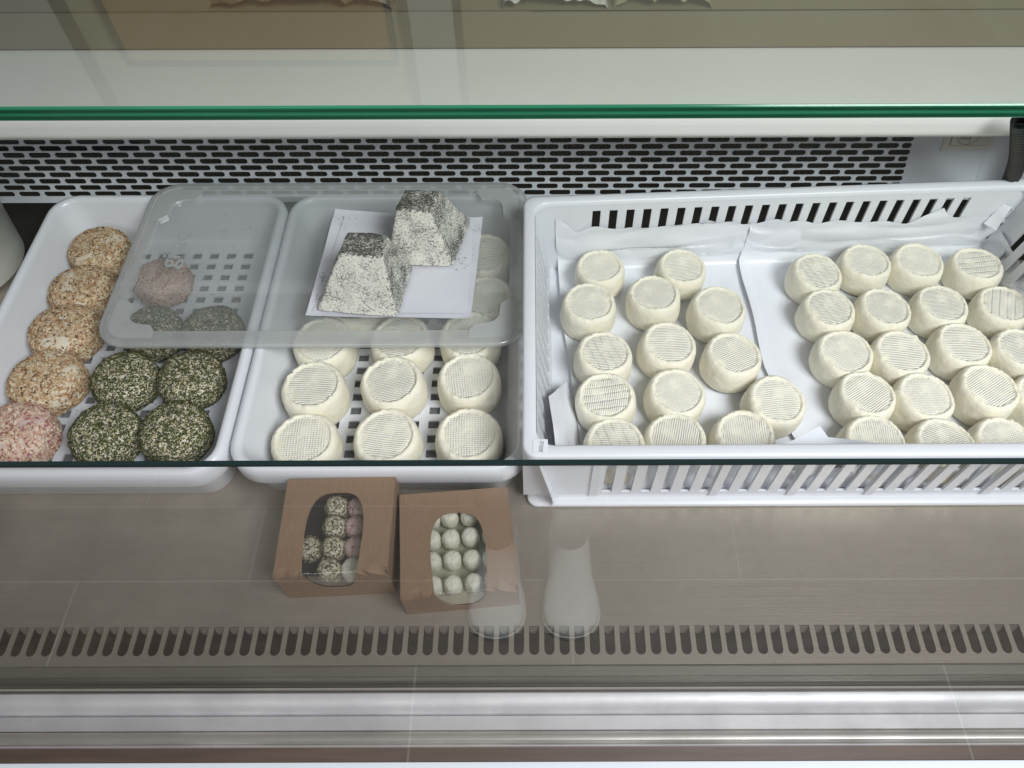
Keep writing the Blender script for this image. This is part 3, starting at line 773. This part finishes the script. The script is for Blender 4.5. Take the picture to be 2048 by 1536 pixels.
R_ = [
 (1634, 539, 'ribs', 8, 'white cheese at the rear left of the right group'),
 (1737, 520, 'lines', -22, 'white cheese with strong slanted ridges, second in the rear row of the right group'),
 (1840, 517, 'weave', 70, 'waffle topped white cheese, third in the rear row of the right group'),
 (1960, 527, 'ribs', 78, 'white cheese at the rear right corner of the crate'),
 (1660, 613, 'ribs', 10, 'white cheese first in the second row of the right group'),
 (1769, 613, 'brick', -30, 'smaller white cheese second in the second row of the right group'),
 (1886, 605, 'brick', 5, 'white cheese third in the second row of the right group'),
 (2014, 605, 'ribs', -38, 'white cheese with broad diagonal slashes, at the right edge in the second row'),
 (1695, 697, 'weave', 20, 'waffle topped white cheese first in the third row of the right group'),
 (1806, 700, 'lines', 6, 'white cheese with wavy horizontal ridges in the third row of the right group'),
 (1931, 684, 'lines', 2, 'white cheese with fine even ridges, third in the third row of the right group'),
 (2050, 698, 'brick', 12, 'white cheese cut by the right edge of the photo, third row'),
 (1737, 785, 'lines', 35, 'white cheese with diagonal ridges, first in the fourth row of the right group'),
 (1852, 788, 'weave', 0, 'square waffle topped white cheese second in the fourth row of the right group'),
 (1980, 774, 'lines', 32, 'white cheese with deep diagonal ridges, third in the fourth row of the right group'),
 (2090, 790, 'lines', 0, 'white cheese mostly outside the right edge, fourth row'),
 (1754, 876, 'lines', 86, 'half hidden white cheese first in the front row of the right group'),
 (1888, 884, 'brick', 20, 'half hidden white cheese second in the front row of the right group'),
 (2014, 884, 'weave', 15, 'half hidden white cheese third in the front row of the right group')]
base = FZ+0.0025
for (u, v, k, rz, lb) in L_: put_cheese(u, v, k, rz, lb, GL, base, 0.0655 if v < 550 else (0.0685 if v < 600 else 0.070))
for (u, v, k, rz, lb) in R_: put_cheese(u, v, k, rz, lb, GRR, base, 0.0675 if v < 650 else 0.0695, (0, 0))
T_ = [
 (971, 505, 'lines', 0, 'white cheese under the lid at the rear right, right of the folded paper'),
 (972, 590, 'lines', -20, 'white cheese under the lid, right of the paper\'s front corner'),
 (705, 603, 'lines', 0, 'white cheese mostly hidden under the folded paper on the lid'),
 (645, 676, 'weave', 25, 'white cheese half under the lid\'s front rim, leftmost in its row'),
 (803, 672, 'lines', -12, 'white cheese half under the lid\'s front rim, middle of its row'),
 (940, 665, 'weave', 5, 'white cheese half under the lid\'s front rim, rightmost in its row'),
 (625, 771, 'lines', 2, 'white cheese with wavy ridges, left in the middle row of the tray'),
 (785, 758, 'brick', 10, 'white cheese with tight ridges, centre of the tray in front of the lid'),
 (937, 751, 'weave', 8, 'waffle topped white cheese, right in the middle row of the tray'),
 (603, 876, 'weave', 4, 'white cheese with faint square print, front left of the middle tray'),
 (771, 866, 'lines', -8, 'white cheese with slanting ridges, front centre of the middle tray'),
 (935, 865, 'weave', 2, 'white cheese with a scored right edge, front right of the middle tray')]
for (u, v, k, rz, lb) in T_: put_cheese(u, v, k, rz, lb, GT, FLOORZ+0.0005, 0.0745 if v < 800 else 0.0755)

# ------------------------------------------------------------------ coated cheeses
def blob_mesh(name, seed, Rr, H, mat, bumpy=0.05):
    n, m = 48, 26; V = []; F = []
    P = []
    for k in range(m+1):
        ph = math.pi*k/m
        for i in range(n):
            a = 2*math.pi*i/n
            # superellipse squat puck
            cr = abs(math.sin(ph))**0.52; cz = math.copysign(abs(math.cos(ph))**0.70, math.cos(ph))
            q = Vector((math.cos(a), math.sin(a), cz*0.7))
            d = 1+bumpy*noise.noise(q*1.6+Vector((seed, 0, 0)))+bumpy*0.6*noise.noise(q*4+Vector((seed, 3, 0)))
            V.append((Rr*cr*math.cos(a)*d, Rr*cr*math.sin(a)*d, H/2+H/2*cz*(1+0.5*(d-1))))
    for k in range(m):
        for i in range(n): j = (i+1) % n; F.append((k*n+i, (k+1)*n+i, (k+1)*n+j, k*n+j))
    me = bpy.data.meshes.new(name); me.from_pydata(V, [], F); me.update(); me.materials.append(mat)
    me.polygons.foreach_set('use_smooth', [True]*len(me.polygons)); return me
def flakes_on(me, count, ln, wd, mats, weights, seed, bare=0.0, lift=0.0006):
    r = np.random.default_rng(seed)
    polys = [p for p in me.polygons if p.center.z > 0.002]
    ar = np.array([p.area for p in polys]); pr = ar/ar.sum()
    ids = r.choice(len(polys), count, p=pr)
    V = []; F = []; MI = []
    for q in ids:
        p = polys[q]; vs = [me.vertices[i].co for i in p.vertices]
        s_, t_ = r.random(), r.random(); c = (vs[0]*(1-s_)+vs[1]*s_)*(1-t_)+(vs[3]*(1-s_)+vs[2]*s_)*t_
        if bare and noise.noise(c*38+Vector((seed, 0, 0))) > bare and r.random() < 0.85: continue
        nrm = (p.normal+Vector(r.normal(0, 0.22, 3).tolist())).normalized()
        t = nrm.orthogonal().normalized(); a = r.random()*6.283
        t = (Matrix.Rotation(a, 3, nrm) @ t); b = nrm.cross(t)
        L = ln*(0.5+r.random()); Wd = wd*(0.6+0.8*r.random()); c = c+nrm*(lift*r.random()*2.6)
        k = len(V)
        V += [c-t*L/2, c+b*Wd/2+nrm*lift*0.5, c+t*L/2, c-b*Wd/2+nrm*lift*0.5, c-nrm*lift*0.5]
        F += [(k, k+3, k+2, k+1), (k, k+4, k+3), (k+3, k+4, k+2), (k+2, k+4, k+1), (k+1, k+4, k)]
        mi = int(r.choice(len(mats), p=weights)); MI += [mi]*5
    o = bpy.data.meshes.new('coating'); o.from_pydata([tuple(v) for v in V], [], F); o.update()
    for m_ in mats: o.materials.append(M[m_])
    o.polygons.foreach_set('material_index', MI)
    return o
KINDS = {}
for kd, cnt_, ln, wd, mats, wts, pst, nv, bare, rr, hh in (
    ('oat', 6500, 0.0052, 0.0021, ['oat_a', 'oat_b', 'oat_c', 'oat_d'], [0.42, 0.17, 0.33, 0.08], 'cream', 4, 0.42, 0.0400, 0.043),
    ('pink', 5000, 0.0052, 0.0022, ['pink_a', 'pink_b', 'pink_c', 'pink_d'], [0.42, 0.13, 0.40, 0.05], 'pinkpaste', 2, 0.45, 0.0390, 0.043),
    ('herb', 8000, 0.0032, 0.0014, ['herb_a', 'herb_b', 'herb_c', 'herb_d'], [0.42, 0.24, 0.18, 0.16], 'cream', 3, 0.60, 0.0368, 0.043)):
    KINDS[kd] = []
    for j in range(nv):
        bme = blob_mesh(kd+'_cheese', j*4.1+len(kd), rr, hh, M[pst])
        KINDS[kd].append((bme, flakes_on(bme, cnt_, ln, wd, mats, wts, j+3, bare)))
def coated(kind, j, u, v, s, rz, label, cat_name, part, group):
    bme, fl = KINDS[kind][j]
    H = 0.043*s; p = at(u, v, FLOORZ+H*0.5)
    e = empty(cat_name, (p.x, p.y, FLOORZ), R(rz)); e.scale = (s, s, s); tag(e, label, 'cheese', group)
    link('curd', bme, None, e); f = link(part, fl, None, e); f['kind'] = 'stuff'; return e
GO = 'flake coated cheeses down the left tray'
coated('oat', 0, 203, 508, 0.95, 0, 'tan flake coated cheese at the rear of the left tray', 'flaked_cheese', 'flakes', GO)
coated('oat', 1, 168, 588, 0.96, 70, 'tan flake coated cheese second from the rear, with a bare white streak', 'flaked_cheese', 'flakes', GO)
coated('oat', 2, 134, 670, 1.00, 140, 'tan flake coated cheese third from the rear of the left tray', 'flaked_cheese', 'flakes', GO)
coated('oat', 3, 97, 768, 1.02, 20, 'largest tan flake coated cheese, just behind the pink one', 'flaked_cheese', 'flakes', GO)
coated('pink', 0, 38, 874, 1.03, 0, 'pink onion flake coated cheese at the front left edge', 'onion_cheese', 'onion_flakes', 'pink onion coated cheeses')
coated('pink', 1, 329, 566, 0.86, 60, 'pink flake coated cheese seen through the frosted lid', 'onion_cheese', 'onion_flakes', 'pink onion coated cheeses')
GH = 'dark green herb coated cheeses in the left tray'
coated('herb', 0, 308, 668, 0.95, 0, 'herb cheese half under the lid\'s front left corner', 'herb_cheese', 'herb_coating', GH)
coated('herb', 1, 428, 668, 0.97, 80, 'herb cheese half under the lid, rear right of the herb group', 'herb_cheese', 'herb_coating', GH)
coated('herb', 2, 254, 764, 0.99, 0, 'greenest herb cheese, left of the middle pair', 'herb_cheese', 'herb_coating', GH)
coated('herb', 0, 385, 762, 0.98, 150, 'herb cheese on the right of the middle pair', 'herb_cheese', 'herb_coating', GH)
coated('herb', 1, 215, 873, 1.02, 30, 'herb cheese at the front, beside the pink cheese', 'herb_cheese', 'herb_coating', GH)
coated('herb', 2, 353, 868, 1.02, 200, 'herb cheese at the front right corner of the left tray', 'herb_cheese', 'herb_coating', GH)
# crumbs
V = []; F = []
def crumb(p, s):
    k = len(V); a = random.random()*6.28
    c, q = math.cos(a)*s, math.sin(a)*s
    V.extend([(p.x-c, p.y-q, p.z+.0003), (p.x+q*.3, p.y-c*.3, p.z+.0008), (p.x+c, p.y+q, p.z+.0003), (p.x-q*.3, p.y+c*.3, p.z+.0008)]); F.append((k, k+1, k+2, k+3))
for _ in range(260):
    u = random.gauss(200, 70) if random.random() < .5 else random.gauss(300, 80); v = random.uniform(500, 900)
    if u < 15 or u > 430: continue
    crumb(at(u, v, 0.0127), random.uniform(0.0006, 0.0016))
tag(mk('tray_crumbs', V, F, M['oat_d']), 'dark herb and flake crumbs scattered on the left tray floor', 'crumbs', kind='stuff')

# ------------------------------------------------------------------ lid
zl = zr+0.002
lf_y = at(640, 697, zl).y; lb_y = at(640, 366, zl+0.006).y
lxl = at(208, 640, zl).x; lxr = at(1054, 640, zl).x
LC = Vector(((lxl+lxr)/2, (lf_y+lb_y)/2, zl)); lw, ld = (lxr-lxl)/2, (lb_y-lf_y)/2
lid = empty('frosted_lid', LC, 0); tag(lid, 'frosted translucent plastic lid lying across both trays under the pyramid cheeses', 'lid')
def lr(i, r, z, n=10): return [(x, y, z) for x, y in rrect(lw-i, ld-i, r, n)]
loft('lid_rim', [lr(0.001, 0.036, 0.0), lr(0.0, 0.037, 0.001), lr(0.0, 0.037, 0.005), lr(0.001, 0.036, 0.0065), lr(0.003, 0.035, 0.007), lr(0.0085, 0.031, 0.0072), lr(0.009, 0.030, 0.0062), lr(0.021, 0.022, 0.0060), lr(0.0215, 0.021, 0.0022)], M['lidrim'], lid)
mk('lid_panel', [(x, y, 0.0022) for x, y in rrect(lw-0.0215, ld-0.0215, 0.021, 10)], [tuple(range(44))], M['lid'], lid)
# raised angle ridges in the four corners
for sx in (-1, 1):
    for sy in (-1, 1):
        cx, cy = lw-0.012, ld-0.012
        inner = [(cx-0.054, cy-0.0100), (cx-0.048, cy-0.0180), (cx-0.036, cy-0.0188)]
        for i in range(7):
            a = R(90)-R(90)*i/6; inner.append((cx-0.036+0.0165*math.cos(a), cy-0.036+0.0165*math.sin(a)))
        inner += [(cx-0.0188, cy-0.048), (cx-0.0100, cy-0.056)]
        outer = [(cx, cy-0.056), (cx, cy-0.02)]+[(cx-0.02+0.02*math.cos(R(90)*i/5), cy-0.02+0.02*math.sin(R(90)*i/5)) for i in range(1, 6)]+[(cx-0.054, cy)]
        pts = inner+outer; n = len(pts)
        V = [(sx*p[0], sy*p[1], 0.0066) for p in pts]+[(sx*p[0], sy*p[1], 0.0024) for p in pts]
        F = [tuple(range(n))]+[(i, (i+1) % n, n+(i+1) % n, n+i) for i in range(n)]
        mk('corner_ridge', V, F, M['lidridge'], lid)
gp = at(351, 500, zl+0.0026)
text('embossed_name', 'gilac', 0.034, (gp.x-LC.x, gp.y-LC.y, 0.0026), (0, 0, R(84)), M['emboss'], lid, 0.0004)
V = []; F = []
for (u, v, rr) in ((371, 516, 0.005), (374, 503, 0.005)):
    p = at(u, v, zl+0.0026); k = len(V)
    for i in range(20):
        a = 2*math.pi*i/20
        for q in (0.8, 1.0): V.append((p.x-LC.x+rr*q*math.cos(a), p.y-LC.y+rr*q*math.sin(a), 0.0027))
    for i in range(20): j = (i+1) % 20; F.append((k+2*i, k+2*i+1, k+2*j+1, k+2*j))
mk('embossed_rings', V, F, M['emboss'], lid)

# ------------------------------------------------------------------ paper + pyramids on the lid
zp = zl+0.0074
def sheet(name, corners, z, mat, label, seed, N=26, curl=0.004):
    c = [at(u, v, z) for u, v in corners]; V = []; F = []
    for j in range(N+1):
        for i in range(N+1):
            s, t = i/N, j/N
            p = (c[0]*(1-s)+c[1]*s)*(1-t)+(c[3]*(1-s)+c[2]*s)*t
            e = max(0, abs(s-0.5)*2-0.82)/0.18; e2 = max(0, abs(t-0.5)*2-0.9)/0.1
            p.z += 0.0008*max(0, noise.noise((p.x*30+seed, p.y*30, 0)))+curl*e*e*(0.5+0.6*noise.noise((t*3+seed, s, 1)))+curl*0.3*e2*e2
            p.y += 0.002*noise.noise((s*4+seed, 0, t*2))
            V.append(p)
    for j in range(N):
        for i in range(N): a = j*(N+1)+i; F.append((a, a+1, a+N+2, a+N+1))
    o = mk(name, V, F, M[mat], None, smooth=True)
    if label: tag(o, label, 'paper')
    return o
pap = sheet('folded_paper', [(612, 634), (942, 638), (966, 437), (672, 421)], zp, 'paper2', 'folded white paper square under the two pyramid cheeses on the lid', 3.0)
sh2 = sheet('upper_fold', [(626, 622), (934, 629), (950, 447), (690, 432)], zp+0.0014, 'paper2', None, 8.0, 20, 0.002); sh2.parent = pap
zq = zp+0.0030
def pyramid(b0, b1, b2, tp, label, seed):
    """b0 front left, b1 front right, b2 back right corner pixels of the base; tp: four top corners"""
    B = [at(*b0, zq), at(*b1, zq), at(*b2, zq)]; B.append(B[0]+B[2]-B[1])
    cen = (B[0]+B[2])/2
    # height: the level at which the top centre falls above the base centre
    tu = sum(p[0] for p in tp)/4; tv = sum(p[1] for p in tp)/4
    best = min(((at(tu, tv, zq+h)-cen).xy.length, h) for h in [0.001*k for k in range(30, 90)])[1]
    T = [at(*p, zq+best) for p in tp]
    N = 22; V = []; F = []; A = []
    def patch(c, da, inset=False):
        k = len(V)
        for j in range(N+1):
            for i in range(N+1):
                s, t = i/N, j/N
                V.append((c[0]*(1-s)+c[1]*s)*(1-t)+(c[3]*(1-s)+c[2]*s)*t); A.append(da)
        for j in range(N):
            for i in range(N): a = k+j*(N+1)+i; F.append((a, a+1, a+N+2, a+N+1))
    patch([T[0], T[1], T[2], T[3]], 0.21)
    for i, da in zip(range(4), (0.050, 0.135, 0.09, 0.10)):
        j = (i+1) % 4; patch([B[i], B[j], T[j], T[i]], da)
    me = bpy.data.meshes.new('pyramid_cheese'); me.from_pydata([tuple(v) for v in V], [], F); me.update()
    at_ = me.attributes.new('ash', 'FLOAT', 'POINT'); at_.data.foreach_set('value', A)
    bm = bmesh.new(); bm.from_mesh(me); bmesh.ops.remove_doubles(bm, verts=bm.verts, dist=0.0004); bmesh.ops.recalc_face_normals(bm, faces=bm.faces)
    for _ in range(3): bmesh.ops.smooth_vert(bm, verts=bm.verts, factor=0.5, use_axis_x=True, use_axis_y=True, use_axis_z=True)
    bm.normal_update()
    for v in bm.verts:
        q = v.co-cen
        d = 0.0022*noise.noise(q*28+Vector((seed, 0, 0)))+0.0012*noise.noise(q*80+Vector((seed, 0, 0)))+0.0006*noise.noise(q*220)
        v.co += v.normal*d
        v.co.z = max(v.co.z, zq)
        v.co -= cen
    for f in bm.faces: f.smooth = True
    bm.to_mesh(me); bm.free()
    o = link('pyramid_cheese', me, M['ash']); o.location = cen; tag(o, label, 'cheese', 'ash coated pyramid cheeses')
    print('pyramid height', best); return o
pyramid((632, 622), (795, 637), (826, 535), [(677, 507), (766, 513), (774, 470), (696, 464)], 'ash dusted truncated pyramid cheese at the front left of the folded paper', 1.0)
pyramid((776, 529), (906, 535), (944, 438), [(790, 417), (860, 423), (880, 383), (809, 379)], 'ash dusted truncated pyramid cheese at the rear right of the folded paper', 6.0)
V = []; F = []
for (cu, cv, su, n) in ((645, 560, 6, 22), (636, 598, 5, 26), (925, 520, 12, 40), (690, 440, 12, 30), (955, 460, 4, 14), (470, 480, 30, 26), (420, 560, 35, 14), (450, 455, 12, 16)):
    for _ in range(n):
        crumb(at(random.gauss(cu, su), random.gauss(cv, su), zp+0.003 if cu > 600 else zl+0.003), random.uniform(0.0005, 0.0014))
tag(mk('ash_crumbs', V, F, M['herb_b']), 'dark ash and herb crumbs scattered on the lid and paper', 'crumbs', kind='stuff')

# ------------------------------------------------------------------ kraft boxes
def kbox(name, tl, tr, fr, fl, zt, window, label, wb):
    C4 = [at(*fl, zt), at(*fr, zt), at(*tr, zt), at(*tl, zt)]
    cen = (C4[0]+C4[1]+C4[2]+C4[3])/4; cen.z = 0
    e = empty(name, (cen.x, cen.y, 0)); tag(e, label, 'box')
    c = [p-Vector((cen.x, cen.y, 0)) for p in C4]
    D = ((c[3]-c[0]).length+(c[2]-c[1]).length)/2
    def P(s, t, off=0.0):
        """s 0..1 across, t in metres from the front edge back (negative runs down the front face)"""
        f = max(t, 0)/D
        a = c[0]*(1-f)+c[3]*f; b = c[1]*(1-f)+c[2]*f; p = a*(1-s)+b*s
        if t < 0: p.z += t; p.y += off*-1
        else: p.z += off
        return p
    # hole outline in (s, t)
    N = 64; hole = []
    for i in range(N):
        a = 2*math.pi*i/N; ca, sa_ = math.cos(a), math.sin(a)
        e_ = 0.55
        hx = math.copysign(abs(ca)**0.62, ca); hy = math.copysign(abs(sa_)**0.80, sa_)
        f = (hy+1)/2; (s0, w0, s1, w1, t0, t1) = window
        hole.append((s0+(s1-s0)*f+(w0+(w1-w0)*f)*hx, t0+(t1-t0)*f))
    cx = sum(h[0] for h in hole)/N; cy = sum(h[1] for h in hole)/N
    tb = -zt+0.0005
    outer = []
    for (hx, hy) in hole:
        dx, dy = hx-cx, hy-cy; t = 1e9
        if abs(dx) > 1e-9: t = min(t, ((1 if dx > 0 else 0)-cx)/dx)
        if abs(dy) > 1e-9: t = min(t, ((D if dy > 0 else tb)-cy)/dy)
        outer.append([cx+dx*t, cy+dy*t])
    for q in ((0, tb), (1, tb), (1, D), (0, D)):
        b = min(range(N), key=lambda k: abs(math.remainder(math.atan2((outer[k][1]-cy), (outer[k][0]-cx)*D)-math.atan2(q[1]-cy, (q[0]-cx)*D), 2*math.pi))); outer[b] = list(q)
    V = []; F = []; K = 60
    for k in range(K+1):
        for i in range(N):
            f = k/K; V.append(P(hole[i][0]*(1-f)+outer[i][0]*f, hole[i][1]*(1-f)+outer[i][1]*f))
    for k in range(K):
        for i in range(N): j = (i+1) % N; F.append((k*N+i, k*N+j, (k+1)*N+j, (k+1)*N+i))
    o = mk('sleeve', V, F, M['kraft'], e)
    so = o.modifiers.new('card', 'SOLIDIFY'); so.thickness = 0.0007; so.offset = 0
    # window film
    V = [P(cx, cy, -0.0006)]; F = []; K = 14
    for k in range(1, K+1):
        for i in range(N):
            f = k/K*1.03; s, t = cx+(hole[i][0]-cx)*f, cy+(hole[i][1]-cy)*f
            p = P(s, t, -0.0008); p.z -= 0.0012*abs(noise.noise((s*6+wb, t*60, 0)))*(1-f if f < 1 else 0)*3; V.append(p)
    for i in range(N): F.append((0, 1+i, 1+(i+1) % N))
    for k in range(K-1):
        for i in range(N): j = (i+1) % N; F.append((1+k*N+i, 1+(k+1)*N+i, 1+(k+1)*N+j, 1+k*N+j))
    mk('window_film', V, F, M['film'], e, smooth=True)
    # sides, back, bottom
    for (a, b) in ((1, 2), (2, 3), (3, 0)):
        A_, B_ = c[a], c[b]; V = []
        for k in range(2):
            z = (0.0005, zt-0.0005)[k]; V += [(A_.x, A_.y, z), (B_.x, B_.y, z)]
        o = mk('side_panel', V, [(0, 1, 3, 2)], M['kraft'], e)
        so = o.modifiers.new('card', 'SOLIDIFY'); so.thickness = 0.0007; so.offset = 0
    z = 0.012
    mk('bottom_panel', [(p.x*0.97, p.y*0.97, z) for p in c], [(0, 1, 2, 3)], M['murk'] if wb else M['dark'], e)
    return e, c, cen, D
win1 = (0.50, 0.30, 0.52, 0.275, -0.022, 0.078)
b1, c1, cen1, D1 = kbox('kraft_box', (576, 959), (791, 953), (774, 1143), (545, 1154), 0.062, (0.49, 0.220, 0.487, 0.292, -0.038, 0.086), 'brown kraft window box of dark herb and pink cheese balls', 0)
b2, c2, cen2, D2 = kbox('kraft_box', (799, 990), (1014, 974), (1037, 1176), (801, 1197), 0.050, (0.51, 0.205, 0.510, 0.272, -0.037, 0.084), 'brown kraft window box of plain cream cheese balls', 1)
# tab notch on the rear edge of the second box
def balls(cpts, cen, cols, rows):
    for j, f in enumerate(rows):
        for i, q in enumerate(cols):
            a = cpts[3]*(1-f)+cpts[0]*f; b = cpts[2]*(1-f)+cpts[1]*f; p = a*(1-q)+b*q
            yield i, j, Vector((cen.x+p.x+random.uniform(-.0010, .0010), cen.y+p.y+random.uniform(-.0010, .0010), 0))
ball_m = {}
def ball(kind, rad):
    if kind in ball_m: return ball_m[kind]
    mt = {'plain': 'ballpaste', 'herb': 'cream', 'pink': 'pinkpaste'}[kind]
    me = blob_mesh(kind+'_ball', 2.0, rad, rad*1.75, M[mt], 0.07)
    fl = None
    if kind == 'herb': fl = flakes_on(me, 700, 0.0024, 0.0012, ['herb_a', 'herb_b', 'herb_c', 'herb_d'], [0.30, 0.26, 0.12, 0.32], 5)
    if kind == 'pink': fl = flakes_on(me, 160, 0.0030, 0.0012, ['pink_a', 'pink_b', 'pink_c', 'pink_d'], [0.4, 0.35, 0.2, 0.05], 6)
    ball_m[kind] = (me, fl); return ball_m[kind]
rowname = ('rearmost', 'second', 'third', 'front')
for (c_, cen_, lbl, kinds, cols, bs, grp) in ((c1, cen1, 'the dark box', ('herb', 'herb', 'pink', 'pink'), (0.20, 0.415, 0.625, 0.84), 1.0, 'cheese balls in the dark window box'),
                                   (c2, cen2, 'the cream box', ('plain',)*4, (0.265, 0.44, 0.625, 0.80), 0.76, 'cheese balls in the cream window box')):
    for i, j, p in balls(c_, cen_, cols, (0.17, 0.39, 0.61, 0.84)):
        if kinds[0] == 'herb' and i == 0 and j != 2: continue
        kd = 'plain' if (kinds[0] == 'herb' and i >= 2 and j == 3) else kinds[i]; me, fl = ball(kd, 0.0122)
        colname = ('left edge', 'left middle', 'right middle', 'right edge')[i]
        e = empty('cheese_ball', (p.x, p.y, 0.0125), random.random()*6); tag(e, '%s cheese ball, %s in the %s column of %s' % ({'plain': 'pale cream', 'herb': 'dark herb', 'pink': 'pinkish white'}[kd], ('rearmost', 'second', 'third', 'frontmost')[j], colname, lbl), 'cheese ball', grp)
        e.scale = (bs, bs, 1.15)
        link('curd', me, None, e)
        if fl: f = link('coating', fl, None, e); f['kind'] = 'stuff'

# ------------------------------------------------------------------ person whose shoes mirror in the front pane
per = empty('person', (0, -0.445, -0.94)); tag(per, 'pale shoes and grey trouser legs of a person mirrored in the front pane', 'person')
def shoe(cx):
    # sections from heel to toe: (y, halfwidth, height)
    sec = [(-0.150, 0.026, 0.050), (-0.145, 0.038, 0.070), (-0.12, 0.044, 0.085), (-0.08, 0.046, 0.092), (-0.04, 0.048, 0.085), (0.0, 0.050, 0.070), (0.04, 0.060, 0.058), (0.08, 0.064, 0.050), (0.105, 0.058, 0.044), (0.122, 0.044, 0.036), (0.132, 0.024, 0.028), (0.135, 0.006, 0.020)]
    n = 20; V = []; F = []
    for (y, w, h) in sec:
        for i in range(n):
            a = 2*math.pi*i/n; V.append((cx+w*math.cos(a), y, max(0.004, h*0.5+h*0.5*math.sin(a))))
    for k in range(len(sec)-1):
        for i in range(n): j = (i+1) % n; F.append((k*n+i, k*n+j, (k+1)*n+j, (k+1)*n+i))
    F.append(tuple(range(n))); F.append(tuple(range((len(sec)-1)*n, len(sec)*n)))
    o = mk('shoe', V, F, M['shoe'], per, smooth=True)
    V = []; F = []
    for (y, w, h) in sec:
        for x, z in ((-w-0.003, 0), (-w-0.003, 0.014), (w+0.003, 0.014), (w+0.003, 0)): V.append((cx+x, y*1.02, z))
    for k in range(len(sec)-1):
        for i in range(4): j = (i+1) % 4; F.append((k*4+i, k*4+j, (k+1)*4+j, (k+1)*4+i))
    F += [(0, 1, 2, 3), tuple(range(len(V)-4, len(V)))]
    mk('sole', V, F, M['sole'], o)
    V = []; F = []
    for (z, rx, ry, yy) in ((0.05, 0.040, 0.052, -0.09), (0.15, 0.042, 0.054, -0.10), (0.30, 0.050, 0.060, -0.10), (0.45, 0.058, 0.066, -0.09)):
        for i in range(24):
            a = 2*math.pi*i/24; w = 1+0.06*noise.noise((math.cos(a)*2+cx*20, math.sin(a)*2, z*14))
            V.append((cx*1.02+rx*w*math.cos(a), yy+ry*w*math.sin(a), z))
    for k in range(3):
        for i in range(24): j = (i+1) % 24; F.append((k*24+i, k*24+j, (k+1)*24+j, (k+1)*24+i))
    F.append(tuple(range(72, 96)))
    mk('trouser_leg', V, F, M['cloth'], per, smooth=True)
shoe(0.086); shoe(-0.083)

# ------------------------------------------------------------------ crumpled bags on the worktop behind
def crumpled(name, u0, u1, mat, label, cat, seed, h=0.05, d=0.12):
    x0 = at(u0, 15, ztan).x; x1 = at(u1, 15, ztan).x; y0 = ytan+0.004; N = 34; V = []; F = []
    for j in range(N+1):
        for i in range(N+1):
            s, t = i/N, j/N
            env = (math.sin(math.pi*s)**0.35)*(min(1, (t+0.03)*12)**0.5)
            q = Vector((s*2.6*(x1-x0)/0.12+seed, t*3, seed))
            c = abs(noise.noise(q*1.1))*0.6+abs(noise.noise(q*2.6))*0.35+0.25
            V.append((x0+(x1-x0)*s+0.006*noise.noise(q), y0+d*t+0.004*noise.noise(q*2), ztan-0.0005+h*env*c))
    for j in range(N):
        for i in range(N): a = j*(N+1)+i; F.append((a, a+1, a+N+2, a+N+1))
    o = mk(name, V, F, M[mat], None); tag(o, label, cat)
crumpled('crumpled_bag', 420, 790, 'brownbag', 'crumpled brown shiny bag on the worktop behind the counter', 'bag', 2.0)
crumpled('paper_bag', 1005, 1215, 'bag', 'crumpled white bag at the top edge, middle of the worktop', 'bag', 5.0)
crumpled('wrapped_bundle', 1225, 1425, 'greenfilm', 'olive wrapped bundle at the top edge beside the white bag', 'bundle', 9.0)
